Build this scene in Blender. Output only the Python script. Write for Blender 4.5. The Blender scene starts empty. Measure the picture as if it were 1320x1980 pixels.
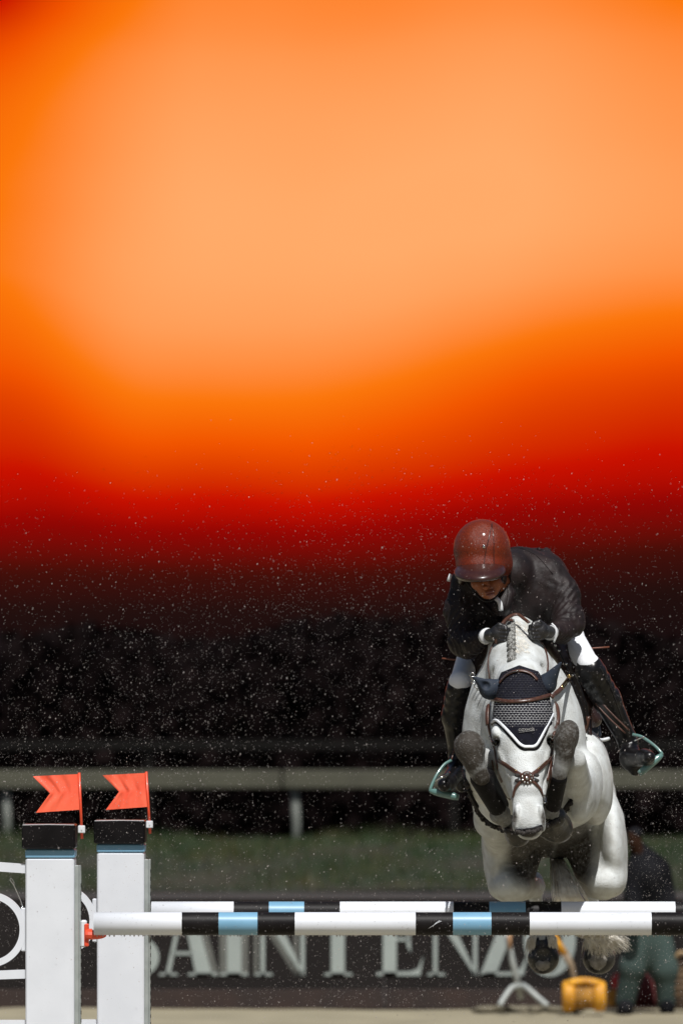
import bpy, math, random
import numpy as np
from mathutils import Vector, Matrix
from mathutils.bvhtree import BVHTree

random.seed(7); rng = np.random.default_rng(7)
S = bpy.context.scene
COL = S.collection
R = math.radians

# ------------------------------------------------------------------ camera, world, sun, exposure
CAM = Vector((0.0, -30.0, 2.0)); FPX = 13200.0; HX, HY = 660.0, 1400.0
cam = bpy.data.cameras.new('camera'); cam_o = bpy.data.objects.new('camera', cam); COL.objects.link(cam_o)
cam_o.location = CAM; cam_o.rotation_euler = (R(90), 0, 0)
cam.sensor_fit = 'VERTICAL'; cam.sensor_height = 36.0; cam.lens = 36.0*FPX/1980.0
cam.shift_y = (HY-990.0)/1980.0
cam.clip_start = 0.5; cam.clip_end = 3000
cam.dof.use_dof = True; cam.dof.focus_distance = 30.35; cam.dof.aperture_fstop = 3.2
S.camera = cam_o

SUN_EL, SUN_AZ = 57.0, 11.0      # azimuth: degrees to the right of the line behind the camera
sun = bpy.data.lights.new('sun', 'SUN'); sun.energy = 4.9; sun.angle = R(0.6); sun.color = (1.0, .985, .96)
sun_o = bpy.data.objects.new('sun', sun); COL.objects.link(sun_o)
sdir = Vector((math.sin(R(SUN_AZ))*math.cos(R(SUN_EL)), -math.cos(R(SUN_AZ))*math.cos(R(SUN_EL)), math.sin(R(SUN_EL))))
sun_o.rotation_euler = sdir.to_track_quat('Z', 'Y').to_euler(); sun_o.location = (3, -12, 14)

W = bpy.data.worlds.new('World'); S.world = W; W.use_nodes = True
nt = W.node_tree; nt.nodes.clear()
def nn(t, **kw):
    n = nt.nodes.new(t)
    for k, v in kw.items(): setattr(n, k, v)
    return n
def M(op, a, b=None, c=None, clamp=False):
    n = nn('ShaderNodeMath', operation=op); n.use_clamp = clamp
    for i, v in enumerate((a, b, c)):
        if v is None: continue
        if isinstance(v, (int, float)): n.inputs[i].default_value = v
        else: nt.links.new(v, n.inputs[i])
    return n.outputs[0]
def sstep(v, lo, hi, o0=0.0, o1=1.0):
    n = nn('ShaderNodeMapRange', interpolation_type='SMOOTHSTEP'); nt.links.new(v, n.inputs[0])
    if lo > hi: lo, hi, o0, o1 = hi, lo, o1, o0
    for i, x in zip((1, 2, 3, 4), (lo, hi, o0, o1)): n.inputs[i].default_value = x
    return n.outputs[0]
sky = nn('ShaderNodeTexSky', sky_type='NISHITA'); sky.sun_disc = False
sky.sun_elevation = R(SUN_EL); sky.sun_rotation = math.atan2(sdir.x, sdir.y); sky.dust_density = 2.0
bg1 = nn('ShaderNodeBackground'); nt.links.new(sky.outputs[0], bg1.inputs[0]); bg1.inputs[1].default_value = .05
tc = nn('ShaderNodeTexCoord'); sp = nn('ShaderNodeSeparateXYZ'); nt.links.new(tc.outputs['Generated'], sp.inputs[0])
azi = M('MULTIPLY', M('ARCTAN2', sp.outputs[0], sp.outputs[1]), 57.2958)     # degrees right of +Y
ele = M('MULTIPLY', M('ARCSINE', sp.outputs[2]), 57.2958)                    # degrees above horizon
noi = nn('ShaderNodeTexNoise'); nt.links.new(tc.outputs['Generated'], noi.inputs[0]); noi.inputs['Scale'].default_value = 26; noi.inputs['Detail'].default_value = 1
# added sky glow, standing in for a lens veil, as a function of direction (degrees). Sky made dark below 1 deg.
e2 = M('ADD', ele, M('MULTIPLY', sstep(azi, -1.0, 2.9), M('MULTIPLY', M('MULTIPLY', sstep(ele, 1.9, 3.0), sstep(ele, 5.2, 3.0)), -.40)))
e2 = M('ADD', e2, M('MULTIPLY', sstep(azi, .2, 2.9), M('MULTIPLY', sstep(ele, 4.5, 2.5), -.18)))
e2 = M('ADD', e2, M('MULTIPLY', sstep(azi, -1.6, -3.0), M('MULTIPLY', M('MULTIPLY', sstep(ele, 1.6, 3.0), sstep(ele, 5.0, 3.0)), -.50)))
e2 = M('ADD', e2, M('MULTIPLY', M('MULTIPLY', sstep(azi, -2.6, -1.4), sstep(azi, 1.0, -.4)), M('MULTIPLY', sstep(ele, 1.0, 2.0), .16)))
g = nn('ShaderNodeFloatCurve'); cv = g.mapping.curves[0]
pts = [(0, 0), (.10, .03), (.135, .075), (.165, .14), (.205, .25), (.245, .36), (.285, .45), (.325, .56), (.365, .68), (.41, .82), (.455, .93), (.53, 1.0), (.62, .96), (.70, .87), (.76, .76), (.87, .66), (1, .60)]
cv.points[0].location = pts[0]; cv.points[1].location = pts[-1]
for p_ in pts[1:-1]: cv.points.new(*p_)
g.mapping.update(); nt.links.new(M('DIVIDE', e2, 8.0, clamp=True), g.inputs[1])
gv = g.outputs[0]
gv = M('SUBTRACT', gv, M('MULTIPLY', sstep(azi, -1.1, -3.1), M('MULTIPLY', sstep(ele, 2.9, 4.4), .33)))
gv = M('SUBTRACT', gv, M('MULTIPLY', sstep(azi, -1.7, -3.0), M('MULTIPLY', sstep(ele, 4.9, 6.4), .09)))
gv = M('SUBTRACT', gv, M('MULTIPLY', sstep(azi, 1.2, 3.2), M('MULTIPLY', sstep(ele, 2.6, 4.2), .10)))
gv = M('ADD', gv, M('MULTIPLY', M('SUBTRACT', noi.outputs[0], .5), M('MULTIPLY', sstep(ele, 1.0, 2.2), .10)))
ramp = nn('ShaderNodeValToRGB'); nt.links.new(gv, ramp.inputs[0]); cr = ramp.color_ramp
stops = [(0, (.0080, .0045, .0050)), (.05, (.017, .0052, .0046)), (.13, (.060, .005, .003)), (.27, (.30, .002, .001)), (.37, (.62, .006, .0)), (.52, (.93, .095, .0)), (.67, (1.03, .20, .004)), (.82, (1.08, .31, .07)), (1.0, (1.1, .43, .150))]
cr.elements[0].position, cr.elements[0].color = 0, stops[0][1]+(1,)
cr.elements[1].position, cr.elements[1].color = 1, stops[-1][1]+(1,)
for p_, c_ in stops[1:-1]:
    e = cr.elements.new(p_); e.color = c_+(1,)
bg2 = nn('ShaderNodeBackground'); nt.links.new(ramp.outputs[0], bg2.inputs[0]); bg2.inputs[1].default_value = .95
mask = M('MULTIPLY', sstep(M('ABSOLUTE', azi), 40, 9), sstep(ele, 22, 8.5))
mx = nn('ShaderNodeMixShader'); nt.links.new(mask, mx.inputs[0]); nt.links.new(bg1.outputs[0], mx.inputs[1]); nt.links.new(bg2.outputs[0], mx.inputs[2])
wo = nn('ShaderNodeOutputWorld'); nt.links.new(mx.outputs[0], wo.inputs[0])

S.view_settings.view_transform = 'Standard'; S.view_settings.look = 'None'; S.view_settings.exposure = 0.0; S.view_settings.gamma = 1
S.view_settings.use_curve_mapping = False
S.render.engine = 'CYCLES'; S.cycles.use_denoising = True; S.cycles.max_bounces = 6
S.cycles.sample_clamp_indirect = 4

# ------------------------------------------------------------------ helpers
def P(px, py, Y): k = (30.0+Y)/FPX; return np.array([(px-HX)*k, Y, 2.0-(py-HY)*k])
def V3(px, py, Y): return Vector(P(px, py, Y))
def K(Y): return (30.0+Y)/FPX

def mat(name, col, rough=.6, col2=None, scale=12, detail=4, bump=0.0, bscale=60, spec=.5, metal=0.0, coat=0.0, attr=None, attr_col=None, sheen=0, contrast=(.35, .65)):
    m = bpy.data.materials.new(name); m.use_nodes = True; t = m.node_tree; b = t.nodes['Principled BSDF']
    b.inputs['Roughness'].default_value = rough; b.inputs['Specular IOR Level'].default_value = spec
    b.inputs['Metallic'].default_value = metal; b.inputs['Coat Weight'].default_value = coat; b.inputs['Coat Roughness'].default_value = .12
    b.inputs['Sheen Weight'].default_value = sheen
    c4 = tuple(col)+(1,); d4 = tuple(col2 if col2 else [x*.82 for x in col])+(1,)
    co = t.nodes.new('ShaderNodeTexCoord'); n = t.nodes.new('ShaderNodeTexNoise'); n.inputs['Scale'].default_value = scale; n.inputs['Detail'].default_value = detail
    t.links.new(co.outputs['Object'], n.inputs['Vector'])
    r = t.nodes.new('ShaderNodeValToRGB'); r.color_ramp.elements[0].position = contrast[0]; r.color_ramp.elements[1].position = contrast[1]
    r.color_ramp.elements[0].color = c4; r.color_ramp.elements[1].color = d4
    t.links.new(n.outputs[0], r.inputs[0]); out = r.outputs[0]
    if attr:
        a = t.nodes.new('ShaderNodeAttribute'); a.attribute_name = attr
        n3 = t.nodes.new('ShaderNodeTexNoise'); n3.inputs['Scale'].default_value = 75; n3.inputs['Detail'].default_value = 5; t.links.new(co.outputs['Object'], n3.inputs['Vector'])
        r3 = t.nodes.new('ShaderNodeMapRange'); r3.inputs[1].default_value = .3; r3.inputs[2].default_value = .7; r3.inputs[3].default_value = .80; r3.inputs[4].default_value = 1.06
        t.links.new(n3.outputs[0], r3.inputs[0]); mu = t.nodes.new('ShaderNodeMath'); mu.operation = 'MULTIPLY'; mu.use_clamp = True
        t.links.new(a.outputs['Fac'], mu.inputs[0]); t.links.new(r3.outputs[0], mu.inputs[1])
        mixn = t.nodes.new('ShaderNodeMixRGB'); t.links.new(mu.outputs[0], mixn.inputs[0]); t.links.new(out, mixn.inputs[1]); mixn.inputs[2].default_value = tuple(attr_col)+(1,); out = mixn.outputs[0]
    t.links.new(out, b.inputs['Base Color'])
    if bump:
        n2 = t.nodes.new('ShaderNodeTexNoise'); n2.inputs['Scale'].default_value = bscale; n2.inputs['Detail'].default_value = 3; t.links.new(co.outputs['Object'], n2.inputs['Vector'])
        bp = t.nodes.new('ShaderNodeBump'); bp.inputs['Strength'].default_value = bump; bp.inputs['Distance'].default_value = .01
        t.links.new(n2.outputs[0], bp.inputs['Height']); t.links.new(bp.outputs[0], b.inputs['Normal'])
    return m

def link(o, parent=None):
    COL.objects.link(o)
    if parent is not None: o.parent = parent
    return o
def mesh_obj(name, v, f, m, parent=None, smooth=False, mats=None, mi=None):
    me = bpy.data.meshes.new(name); me.from_pydata([tuple(x) for x in v], [], [tuple(x) for x in f])
    if mats:
        for q in mats: me.materials.append(q)
        me.polygons.foreach_set('material_index', mi)
    else: me.materials.append(m)
    if smooth: me.polygons.foreach_set('use_smooth', [True]*len(me.polygons))
    me.update(); return link(bpy.data.objects.new(name, me), parent)
def tag(o, label=None, cat=None, group=None, kind=None):
    if label: o['label'] = label
    if cat: o['category'] = cat
    if group: o['group'] = group
    if kind: o['kind'] = kind
    return o
def empty(name, label, cat, loc=(0, 0, 0), group=None):
    o = bpy.data.objects.new(name, None); o.empty_display_size = .1; COL.objects.link(o); o.location = loc
    return tag(o, label, cat, group)
def keep(o, parent):      # parent without moving
    o.parent = parent; o.matrix_parent_inverse = Matrix.Translation(-Vector(parent.location)); return o

class MB:
    def __init__(s): s.v = []; s.f = []; s.mi = []; s.parts = []
    def add(s, v, f, mi=0):
        n = len(s.v); s.v += [tuple(x) for x in v]; s.f += [tuple(i+n for i in q) for q in f]; s.mi += [mi]*len(f); s.parts.append((n, len(s.v), len(s.f)-len(f), len(s.f)))
    def box(s, c, d, rz=0, bev=0.0, mi=0):
        hx, hy, hz = [q/2 for q in d]; b = min(bev, hx*.9, hy*.9)
        if b > 0: ring = [(-hx+b, -hy), (hx-b, -hy), (hx, -hy+b), (hx, hy-b), (hx-b, hy), (-hx+b, hy), (-hx, hy-b), (-hx, -hy+b)]
        else: ring = [(-hx, -hy), (hx, -hy), (hx, hy), (-hx, hy)]
        cs, sn = math.cos(rz), math.sin(rz); n = len(ring); v = []
        lv = [(-hz, 1)] if not b else [(-hz, None), (-hz+b, 1), (hz-b, 1), (hz, None)]
        if b:
            for z, q in lv:
                for x, y in ring:
                    k = 1 if q else (1-b/max(hx, .001))
                    ky = 1 if q else (1-b/max(hy, .001)); v.append((x*k, y*ky, z))
            m = 4
        else:
            v = [(x, y, -hz) for x, y in ring]+[(x, y, hz) for x, y in ring]; m = 2
        f = [(l*n+i, l*n+(i+1) % n, (l+1)*n+(i+1) % n, (l+1)*n+i) for l in range(m-1) for i in range(n)]
        f += [tuple(range(n-1, -1, -1)), tuple(range((m-1)*n, m*n))]
        s.add([(c[0]+x*cs-y*sn, c[1]+x*sn+y*cs, c[2]+z) for x, y, z in v], f, mi)
    def tube(s, pts, r, sides=8, flat=1.0, up=None, cap=True, mi=0, closed=False):
        pts = [Vector(p) for p in pts]; n = len(pts); rs = r if hasattr(r, '__len__') else [r]*n
        v = []; prev = None
        for i, p in enumerate(pts):
            if closed: t = pts[(i+1) % n]-pts[i-1]
            else: t = pts[min(i+1, n-1)]-pts[max(i-1, 0)]
            if t.length < 1e-9: t = Vector((0, 0, 1))
            t.normalize()
            u = Vector(up[i]) if (up is not None and hasattr(up[0], '__len__')) else Vector(up) if up is not None else (prev if prev is not None else Vector((0, -1, 0)) if abs(t.y) < .9 else Vector((1, 0, 0)))
            u = u-t*u.dot(t)
            if u.length < 1e-6: u = t.orthogonal()
            u.normalize(); prev = u; w = t.cross(u)
            for k in range(sides):
                a = 2*math.pi*(k+.5)/sides; v.append(p+u*(math.sin(a)*rs[i]*flat)+w*(math.cos(a)*rs[i]))
        f = [(i*sides+k, i*sides+(k+1) % sides, ((i+1) % n)*sides+(k+1) % sides, ((i+1) % n)*sides+k) for i in range(n if closed else n-1) for k in range(sides)]
        f = [q[::-1] for q in f]
        if cap and not closed: f += [tuple(range(sides)), tuple(range((n-1)*sides, n*sides))[::-1]]
        s.add(v, f, mi)
    def sphere(s, c, r, seg=8, ring=5, mi=0):
        rr = r if hasattr(r, '__len__') else (r, r, r); v = [(c[0], c[1], c[2]+rr[2])]
        for i in range(1, ring):
            a = math.pi*i/ring
            for k in range(seg):
                b = 2*math.pi*k/seg; v.append((c[0]+rr[0]*math.sin(a)*math.cos(b), c[1]+rr[1]*math.sin(a)*math.sin(b), c[2]+rr[2]*math.cos(a)))
        v.append((c[0], c[1], c[2]-rr[2])); f = [(0, 1+k, 1+(k+1) % seg) for k in range(seg)]
        for i in range(ring-2):
            for k in range(seg): f.append((1+i*seg+k, 1+(i+1)*seg+k, 1+(i+1)*seg+(k+1) % seg, 1+i*seg+(k+1) % seg))
        L = len(v)-1; b0 = 1+(ring-2)*seg; f += [(L, b0+(k+1) % seg, b0+k) for k in range(seg)]
        s.add(v, f, mi)
    def each(s, name, m, par, sub=False, smooth=True):
        out = []
        for (v0, v1, f0, f1) in s.parts:
            o = mesh_obj(name, s.v[v0:v1], [tuple(i-v0 for i in q) for q in s.f[f0:f1]], m, None, smooth)
            if sub: o.parent = par
            else: keep(o, par)
            out.append(o)
        return out
    def build(s, name, m, parent=None, smooth=False, mats=None):
        return mesh_obj(name, s.v, s.f, m, parent, smooth, mats, s.mi if mats else None)

def catmull(pts, n=6):
    pts = [np.array(p, float) for p in pts]; q = [2*pts[0]-pts[1]]+pts+[2*pts[-1]-pts[-2]]; out = []
    for i in range(1, len(q)-2):
        for k in range(n):
            t = k/n; a, b, c, d = q[i-1], q[i], q[i+1], q[i+2]
            out.append(.5*((2*b)+(-a+c)*t+(2*a-5*b+4*c-d)*t*t+(-a+3*b-3*c+d)*t**3))
    out.append(pts[-1]); return out

# ---- implicit surfaces: smooth unions of tapered limbs and ellipsoids, meshed by surface nets
class SDF:
    def __init__(s, a, b, h):        # a, b: (px, py, Y) corners
        A = []
        for px in (a[0], b[0]):
            for py in (a[1], b[1]):
                for Y in (a[2], b[2]): A.append(P(px, py, Y))
        A = np.array(A); s.lo = A.min(0); s.h = h; s.n = np.ceil((A.max(0)-s.lo)/h).astype(int)+1
        s.ax = [(s.lo[i]+h*np.arange(s.n[i])).astype(np.float32) for i in range(3)]
        s.f = np.full(s.n, .3, np.float32)
    def _win(s, lo, hi, k):
        m = k+4*s.h; a = np.floor((lo-m-s.lo)/s.h).astype(int); b = np.ceil((hi+m-s.lo)/s.h).astype(int)+1
        a = np.clip(a, 0, s.n); b = np.clip(b, 0, s.n)
        if np.any(b <= a): return None
        sl = tuple(slice(a[i], b[i]) for i in range(3))
        X = s.ax[0][sl[0]][:, None, None]; Y = s.ax[1][sl[1]][None, :, None]; Z = s.ax[2][sl[2]][None, None, :]
        return sl, X, Y, Z
    def _mix(s, sl, d, k, sub=False):
        f = s.f[sl]
        if sub: f = -f
        if k > 0:
            hh = np.clip(.5+.5*(d-f)/k, 0, 1) if False else np.maximum(k-np.abs(f-d), 0)/k
            r = np.minimum(f, d)-hh*hh*k*.25
        else: r = np.minimum(f, d)
        if sub: r = -r
        s.f[sl] = r
    def cone(s, a, b, ra, rb, k=.02, flat=None, wr=None, sub=False):
        A, B = P(*a), P(*b); ra *= K(a[2]); rb *= K(b[2]); rm = max(ra, rb)
        w = s._win(np.minimum(A, B)-rm, np.maximum(A, B)+rm, k)
        if w is None: return
        sl, X, Y, Z = w; d = B-A; L2 = max(d@d, 1e-9); L = math.sqrt(L2)
        x, y, z = X-A[0], Y-A[1], Z-A[2]; t = np.clip((x*d[0]+y*d[1]+z*d[2])/L2, 0, 1)
        qx, qy, qz = x-t*d[0], y-t*d[1], z-t*d[2]
        if flat is not None:
            u = np.array(flat[:3], float); u /= np.linalg.norm(u); dd = (qx*u[0]+qy*u[1]+qz*u[2])*(1/flat[3]-1)
            qx, qy, qz = qx+u[0]*dd, qy+u[1]*dd, qz+u[2]*dd
        r = ra+(rb-ra)*t; D = np.sqrt(qx*qx+qy*qy+qz*qz)-r
        if flat is not None and flat[3] < 1: D = D*(.5+.5*flat[3])
        if wr is not None:
            amp, wl, sl_ = wr; D = D-amp*np.sin(2*np.pi*(t*L+sl_*(qx+.6*qz))/wl+2*np.sin(9*(qx-qz)/max(rm, .01)*.3))
        s._mix(sl, D, k, sub)
    def chain(s, pts, k=.02, **kw):
        for i in range(len(pts)-1): s.cone(pts[i][:3], pts[i+1][:3], pts[i][3], pts[i+1][3], k, **kw)
    def ell(s, c, r, k=.02, tilt=0, pitch=0, yaw=0, sub=False):
        C = P(*c); rr = np.array([r[0]*K(c[2]), r[1], r[2]*K(c[2])]); rm = rr.max()
        w = s._win(C-rm, C+rm, k)
        if w is None: return
        sl, X, Y, Z = w
        Rm = np.array((Matrix.Rotation(R(yaw), 3, 'Z') @ Matrix.Rotation(R(tilt), 3, 'Y') @ Matrix.Rotation(R(pitch), 3, 'X')))
        x, y, z = X-C[0], Y-C[1], Z-C[2]
        q = [(x*Rm[0, i]+y*Rm[1, i]+z*Rm[2, i])/rr[i] for i in range(3)]
        k0 = np.sqrt(q[0]**2+q[1]**2+q[2]**2)+1e-6; k1 = np.sqrt((q[0]/rr[0])**2+(q[1]/rr[1])**2+(q[2]/rr[2])**2)+1e-6
        s._mix(sl, k0*(k0-1)/k1, k, sub)
    def proj(s):
        X = s.ax[0][:, None, None]; Y = s.ax[1][None, :, None]; Z = s.ax[2][None, None, :]
        kk = (30+Y)/FPX; return HX+X/kk+0*Z, HY-(Z-2.0)/kk+0*X, Y+0*X+0*Z
    def mesh(s, name, m, parent=None, off=0.0, f=None):
        f = (s.f if f is None else f)-off
        f = f.copy(); big = .05
        f[0] = big; f[-1] = big; f[:, 0] = big; f[:, -1] = big; f[:, :, 0] = big; f[:, :, -1] = big
        ins = f < 0; c = np.zeros(np.array(f.shape)-1, np.int8)
        sx, sy, sz = f.shape
        for i in (0, 1):
            for j in (0, 1):
                for k in (0, 1): c += ins[i:sx-1+i, j:sy-1+j, k:sz-1+k]
        act = (c > 0) & (c < 8); idx = np.full(c.shape, -1, np.int32); I, J, Kk = np.nonzero(act); n = len(I); idx[I, J, Kk] = np.arange(n)
        cor = [(i, j, k) for i in (0, 1) for j in (0, 1) for k in (0, 1)]
        val = {q: f[I+q[0], J+q[1], Kk+q[2]] for q in cor}
        pos = np.zeros((n, 3)); cnt = np.zeros(n)
        for a in cor:
            for ax in range(3):
                if a[ax]: continue
                b = list(a); b[ax] = 1; b = tuple(b); va, vb = val[a], val[b]; cr_ = (va < 0) != (vb < 0)
                t = np.where(cr_, va/np.where(cr_, va-vb, 1), 0)
                p = np.zeros((n, 3)); p += a; p[:, ax] += t; pos += p*cr_[:, None]; cnt += cr_
        v = (np.stack([I, J, Kk], 1)+pos/cnt[:, None])*s.h+s.lo
        Q = []
        for ax in range(3):
            o1, o2 = (ax+1) % 3, (ax+2) % 3
            lo_ = [slice(None)]*3; hi_ = [slice(None)]*3; lo_[ax] = slice(0, -1); hi_[ax] = slice(1, None)
            A_, B_ = ins[tuple(lo_)], ins[tuple(hi_)]; e = np.argwhere(A_ != B_)
            e = e[(e[:, o1] > 0) & (e[:, o2] > 0) & (e[:, o1] < f.shape[o1]-1) & (e[:, o2] < f.shape[o2]-1)]
            inside = ins[e[:, 0], e[:, 1], e[:, 2]]
            def cell(d1, d2):
                q = e.copy(); q[:, o1] += d1; q[:, o2] += d2; return idx[q[:, 0], q[:, 1], q[:, 2]]
            q = np.stack([cell(-1, -1), cell(0, -1), cell(0, 0), cell(-1, 0)], 1)
            q[~inside] = q[~inside][:, ::-1]; Q.append(q)
        Q = np.concatenate(Q)
        me = bpy.data.meshes.new(name); me.vertices.add(n); me.vertices.foreach_set('co', v.astype(np.float32).ravel())
        me.loops.add(len(Q)*4); me.loops.foreach_set('vertex_index', Q.astype(np.int32).ravel())
        me.polygons.add(len(Q)); me.polygons.foreach_set('loop_start', np.arange(len(Q), dtype=np.int32)*4)
        me.polygons.foreach_set('use_smooth', np.ones(len(Q), bool)); me.update(calc_edges=True); me.validate()
        me.materials.append(m); o = link(bpy.data.objects.new(name, me), parent); o['_v'] = 0; del o['_v']
        return o
def poly2(px, py, pts):    # signed distance (px) to a polygon in the frontal plane
    d = np.full(px.shape, 1e9, np.float32); s = np.ones(px.shape, np.float32); n = len(pts); j = n-1
    for i in range(n):
        ax, ay = pts[i]; bx, by = pts[j]; ex, ey = bx-ax, by-ay; wx, wy = px-ax, py-ay
        t = np.clip((wx*ex+wy*ey)/(ex*ex+ey*ey), 0, 1); d = np.minimum(d, (wx-ex*t)**2+(wy-ey*t)**2)
        c1 = py >= ay; c2 = py < by; c3 = ex*wy > ey*wx; fl = (c1 & c2 & c3) | (~c1 & ~c2 & ~c3); s = np.where(fl, -s, s); j = i
    return s*np.sqrt(d)
def bvh_of(objs):
    vs, fs = [], []
    for o in objs:
        n = len(vs); vs += [v.co.copy() for v in o.data.vertices]; fs += [tuple(i+n for i in p.vertices) for p in o.data.polygons]
    return BVHTree.FromPolygons(vs, fs)
def hit(bvh, px, py, lift=.004, fallY=.5):
    d = (V3(px, py, 1.0)-CAM).normalized(); loc, nor, _, _ = bvh.ray_cast(CAM, d)
    if loc is None or abs(loc.y-fallY) > .9:
        p = V3(px, py, fallY); return p, Vector((0, -1, 0))
    return loc+nor*lift-d*lift*.5, nor
def strap(mb, bvh, pts, width, thick=.3, n=6, lift=.004, fallY=.5, mi=0, smoothn=2):
    pts = catmull([(x, y, 0) for x, y in pts], n); H = [hit(bvh, p[0], p[1], lift, fallY) for p in pts]
    L = [h[0] for h in H]; N = [h[1] for h in H]
    for _ in range(smoothn):
        L = [L[0]]+[(L[i-1]+L[i]*2+L[i+1])/4 for i in range(1, len(L)-1)]+[L[-1]]
        N = [N[0]]+[(N[i-1]+N[i]+N[i+1]).normalized() for i in range(1, len(N)-1)]+[N[-1]]
    mb.tube(L, width/2, 8, flat=thick, up=N, mi=mi); return L, N

# ------------------------------------------------------------------ materials
m_white = mat('white_paint', (.66, .68, .72), .45, (.62, .64, .68), 6, bump=.02, bscale=30)
m_alu = mat('aluminium_track', (.42, .45, .44), .4, (.34, .37, .36), 20, metal=.4)
m_blue = mat('light_blue_paint', (.17, .35, .50), .4, (.15, .32, .46), 8)
m_black = mat('black_paint', (.0055, .0042, .0045), .5, (.009, .0075, .0075), 14, bump=.05, bscale=80, spec=.16)
m_gloss = mat('glossy_black_plastic', (.004, .0035, .004), .3, (.008, .007, .0075), 9, bump=.08, bscale=18, spec=.16)
m_red = mat('orange_red_plastic', (.75, .075, .025), .4, (.66, .06, .02), 14, coat=.2)
m_flag = mat('flag_cloth', (.90, .13, .06), .55, (.80, .09, .04), 9, bump=.15, bscale=25)
m_clip = mat('white_clip_plastic', (.7, .72, .75), .4)
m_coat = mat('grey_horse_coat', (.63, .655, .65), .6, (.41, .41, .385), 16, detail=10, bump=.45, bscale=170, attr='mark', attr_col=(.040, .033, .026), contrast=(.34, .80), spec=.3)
m_coatm = mat('white_horse_hair', (.86, .83, .76), .5, (.66, .61, .52), 25)
m_braid = mat('braided_hair', (.30, .30, .28), .7, (.06, .055, .05), 150, contrast=(.4, .6))
m_hoof = mat('wet_hoof', (.011, .010, .0095), .35, (.028, .025, .022), 30, bump=.2, bscale=50)
m_sole = mat('hoof_sole', (.17, .155, .13), .6, (.30, .28, .25), 45)
m_eye = mat('dark_eye', (.006, .005, .004), .06)
m_navy = mat('navy_cloth', (.0035, .0035, .007), .85, (.006, .006, .012), 40, bump=.2, bscale=200, spec=.15)
m_navy_ear = mat('blue_grey_ear_cloth', (.009, .015, .029), .75, (.016, .026, .043), 25, bump=.1, bscale=120)
m_trim = mat('white_rope_trim', (.75, .77, .80), .6, (.66, .68, .70), 120)
m_leather = mat('brown_leather', (.055, .022, .014), .35, (.085, .036, .022), 40, bump=.1, bscale=120)
m_dleather = mat('dark_saddle_leather', (.018, .008, .007), .3, (.03, .014, .011), 25, bump=.08, bscale=60)
m_metal = mat('steel', (.6, .6, .58), .15, metal=1)
m_brass = mat('brass', (.55, .38, .16), .2, metal=1)
m_boot = mat('black_boot_leather', (.004, .0035, .004), .3, (.008, .007, .0075), 12, bump=.12, bscale=30, spec=.3)
m_tendon = mat('black_tendon_boot', (.004, .0035, .004), .6, (.008, .007, .0075), 30, bump=.2, bscale=60, spec=.15)
m_fleece = mat('black_fleece', (.02, .017, .016), .95, (.04, .034, .03), 90, bump=.6, bscale=160)
m_teal = mat('teal_stirrup_paint', (.085, .17, .155), .3, (.11, .21, .19), 20, coat=.5)
m_jacket = mat('wet_dark_jacket', (.0075, .0042, .0042), .6, (.015, .0078, .0074), 14, bump=.8, bscale=17, spec=.3)
m_shirt = mat('white_collar_cloth', (.7, .71, .72), .7)
m_breech = mat('white_breeches', (.78, .79, .82), .65, (.72, .73, .76), 10, bump=.1, bscale=20)
m_skin = mat('skin', (.29, .088, .03), .5, (.22, .066, .024), 18, spec=.35)
m_lip = mat('lips', (.17, .045, .035), .45)
m_glove = mat('black_leather_glove', (.011, .010, .010), .35, (.02, .018, .018), 40, bump=.2, bscale=90)
m_helm = mat('red_brown_sparkle_helmet', (.19, .022, .001), .36, (.075, .007, .001), 300, detail=4, bump=.4, bscale=330, coat=.3, spec=.3)
m_helmd = mat('dark_brown_helmet_visor', (.030, .008, .006), .3, (.04, .012, .008), 60, coat=.3)
m_sand = mat('arena_sand', (.30, .262, .175), .9, (.235, .205, .135), 1.6, detail=8, bump=.4, bscale=8)
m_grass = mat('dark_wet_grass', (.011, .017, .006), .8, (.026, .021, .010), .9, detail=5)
m_field = mat('dim_field', (.011, .010, .008), .9, (.015, .013, .010), .7)
m_path = mat('wet_brown_track', (.038, .032, .028), .9, (.028, .024, .021), 1.2)
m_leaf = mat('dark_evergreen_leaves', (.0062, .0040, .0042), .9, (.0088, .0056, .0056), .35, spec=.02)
m_board = mat('dark_brown_sign_board', (.015, .0125, .012), .8, (.012, .010, .0095), 3, spec=.15)
m_skirt = mat('rusty_brown_footing_board', (.028, .014, .010), .8, (.018, .010, .008), 4)
m_letter = mat('grey_green_lettering', (.29, .325, .305), .7, (.25, .28, .265), 4)
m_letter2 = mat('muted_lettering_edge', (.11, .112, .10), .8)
m_rail = mat('weathered_rail', (.068, .066, .042), .7, (.055, .053, .034), 3)
m_railp = mat('weathered_pale_post', (.16, .17, .15), .7, (.12, .13, .11), 4)
m_rail2 = mat('dark_far_rail', (.009, .008, .0072), .9, spec=.1)
m_jgreen = mat('grey_green_trousers', (.036, .060, .053), .9, (.024, .042, .037), 7, bump=.3, bscale=12)
m_jdark = mat('dark_blue_jacket', (.0035, .0035, .0045), .9, (.012, .012, .014), 5, spec=.1)
m_yel = mat('yellow_plastic', (.78, .37, .02), .6, (.45, .19, .01), 5)
m_yeld = mat('brown_recess', (.16, .075, .012), .8, (.45, .21, .02), 12)
m_redb = mat('red_cloth', (.35, .01, .012), .6)
m_dred = mat('dark_red_cloth', (.09, .008, .008), .8)
m_stand = mat('grey_metal_stand', (.36, .38, .36), .5, metal=.1)
m_brown = mat('tan_basket', (.12, .07, .03), .8, (.04, .022, .012), 9)

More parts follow.
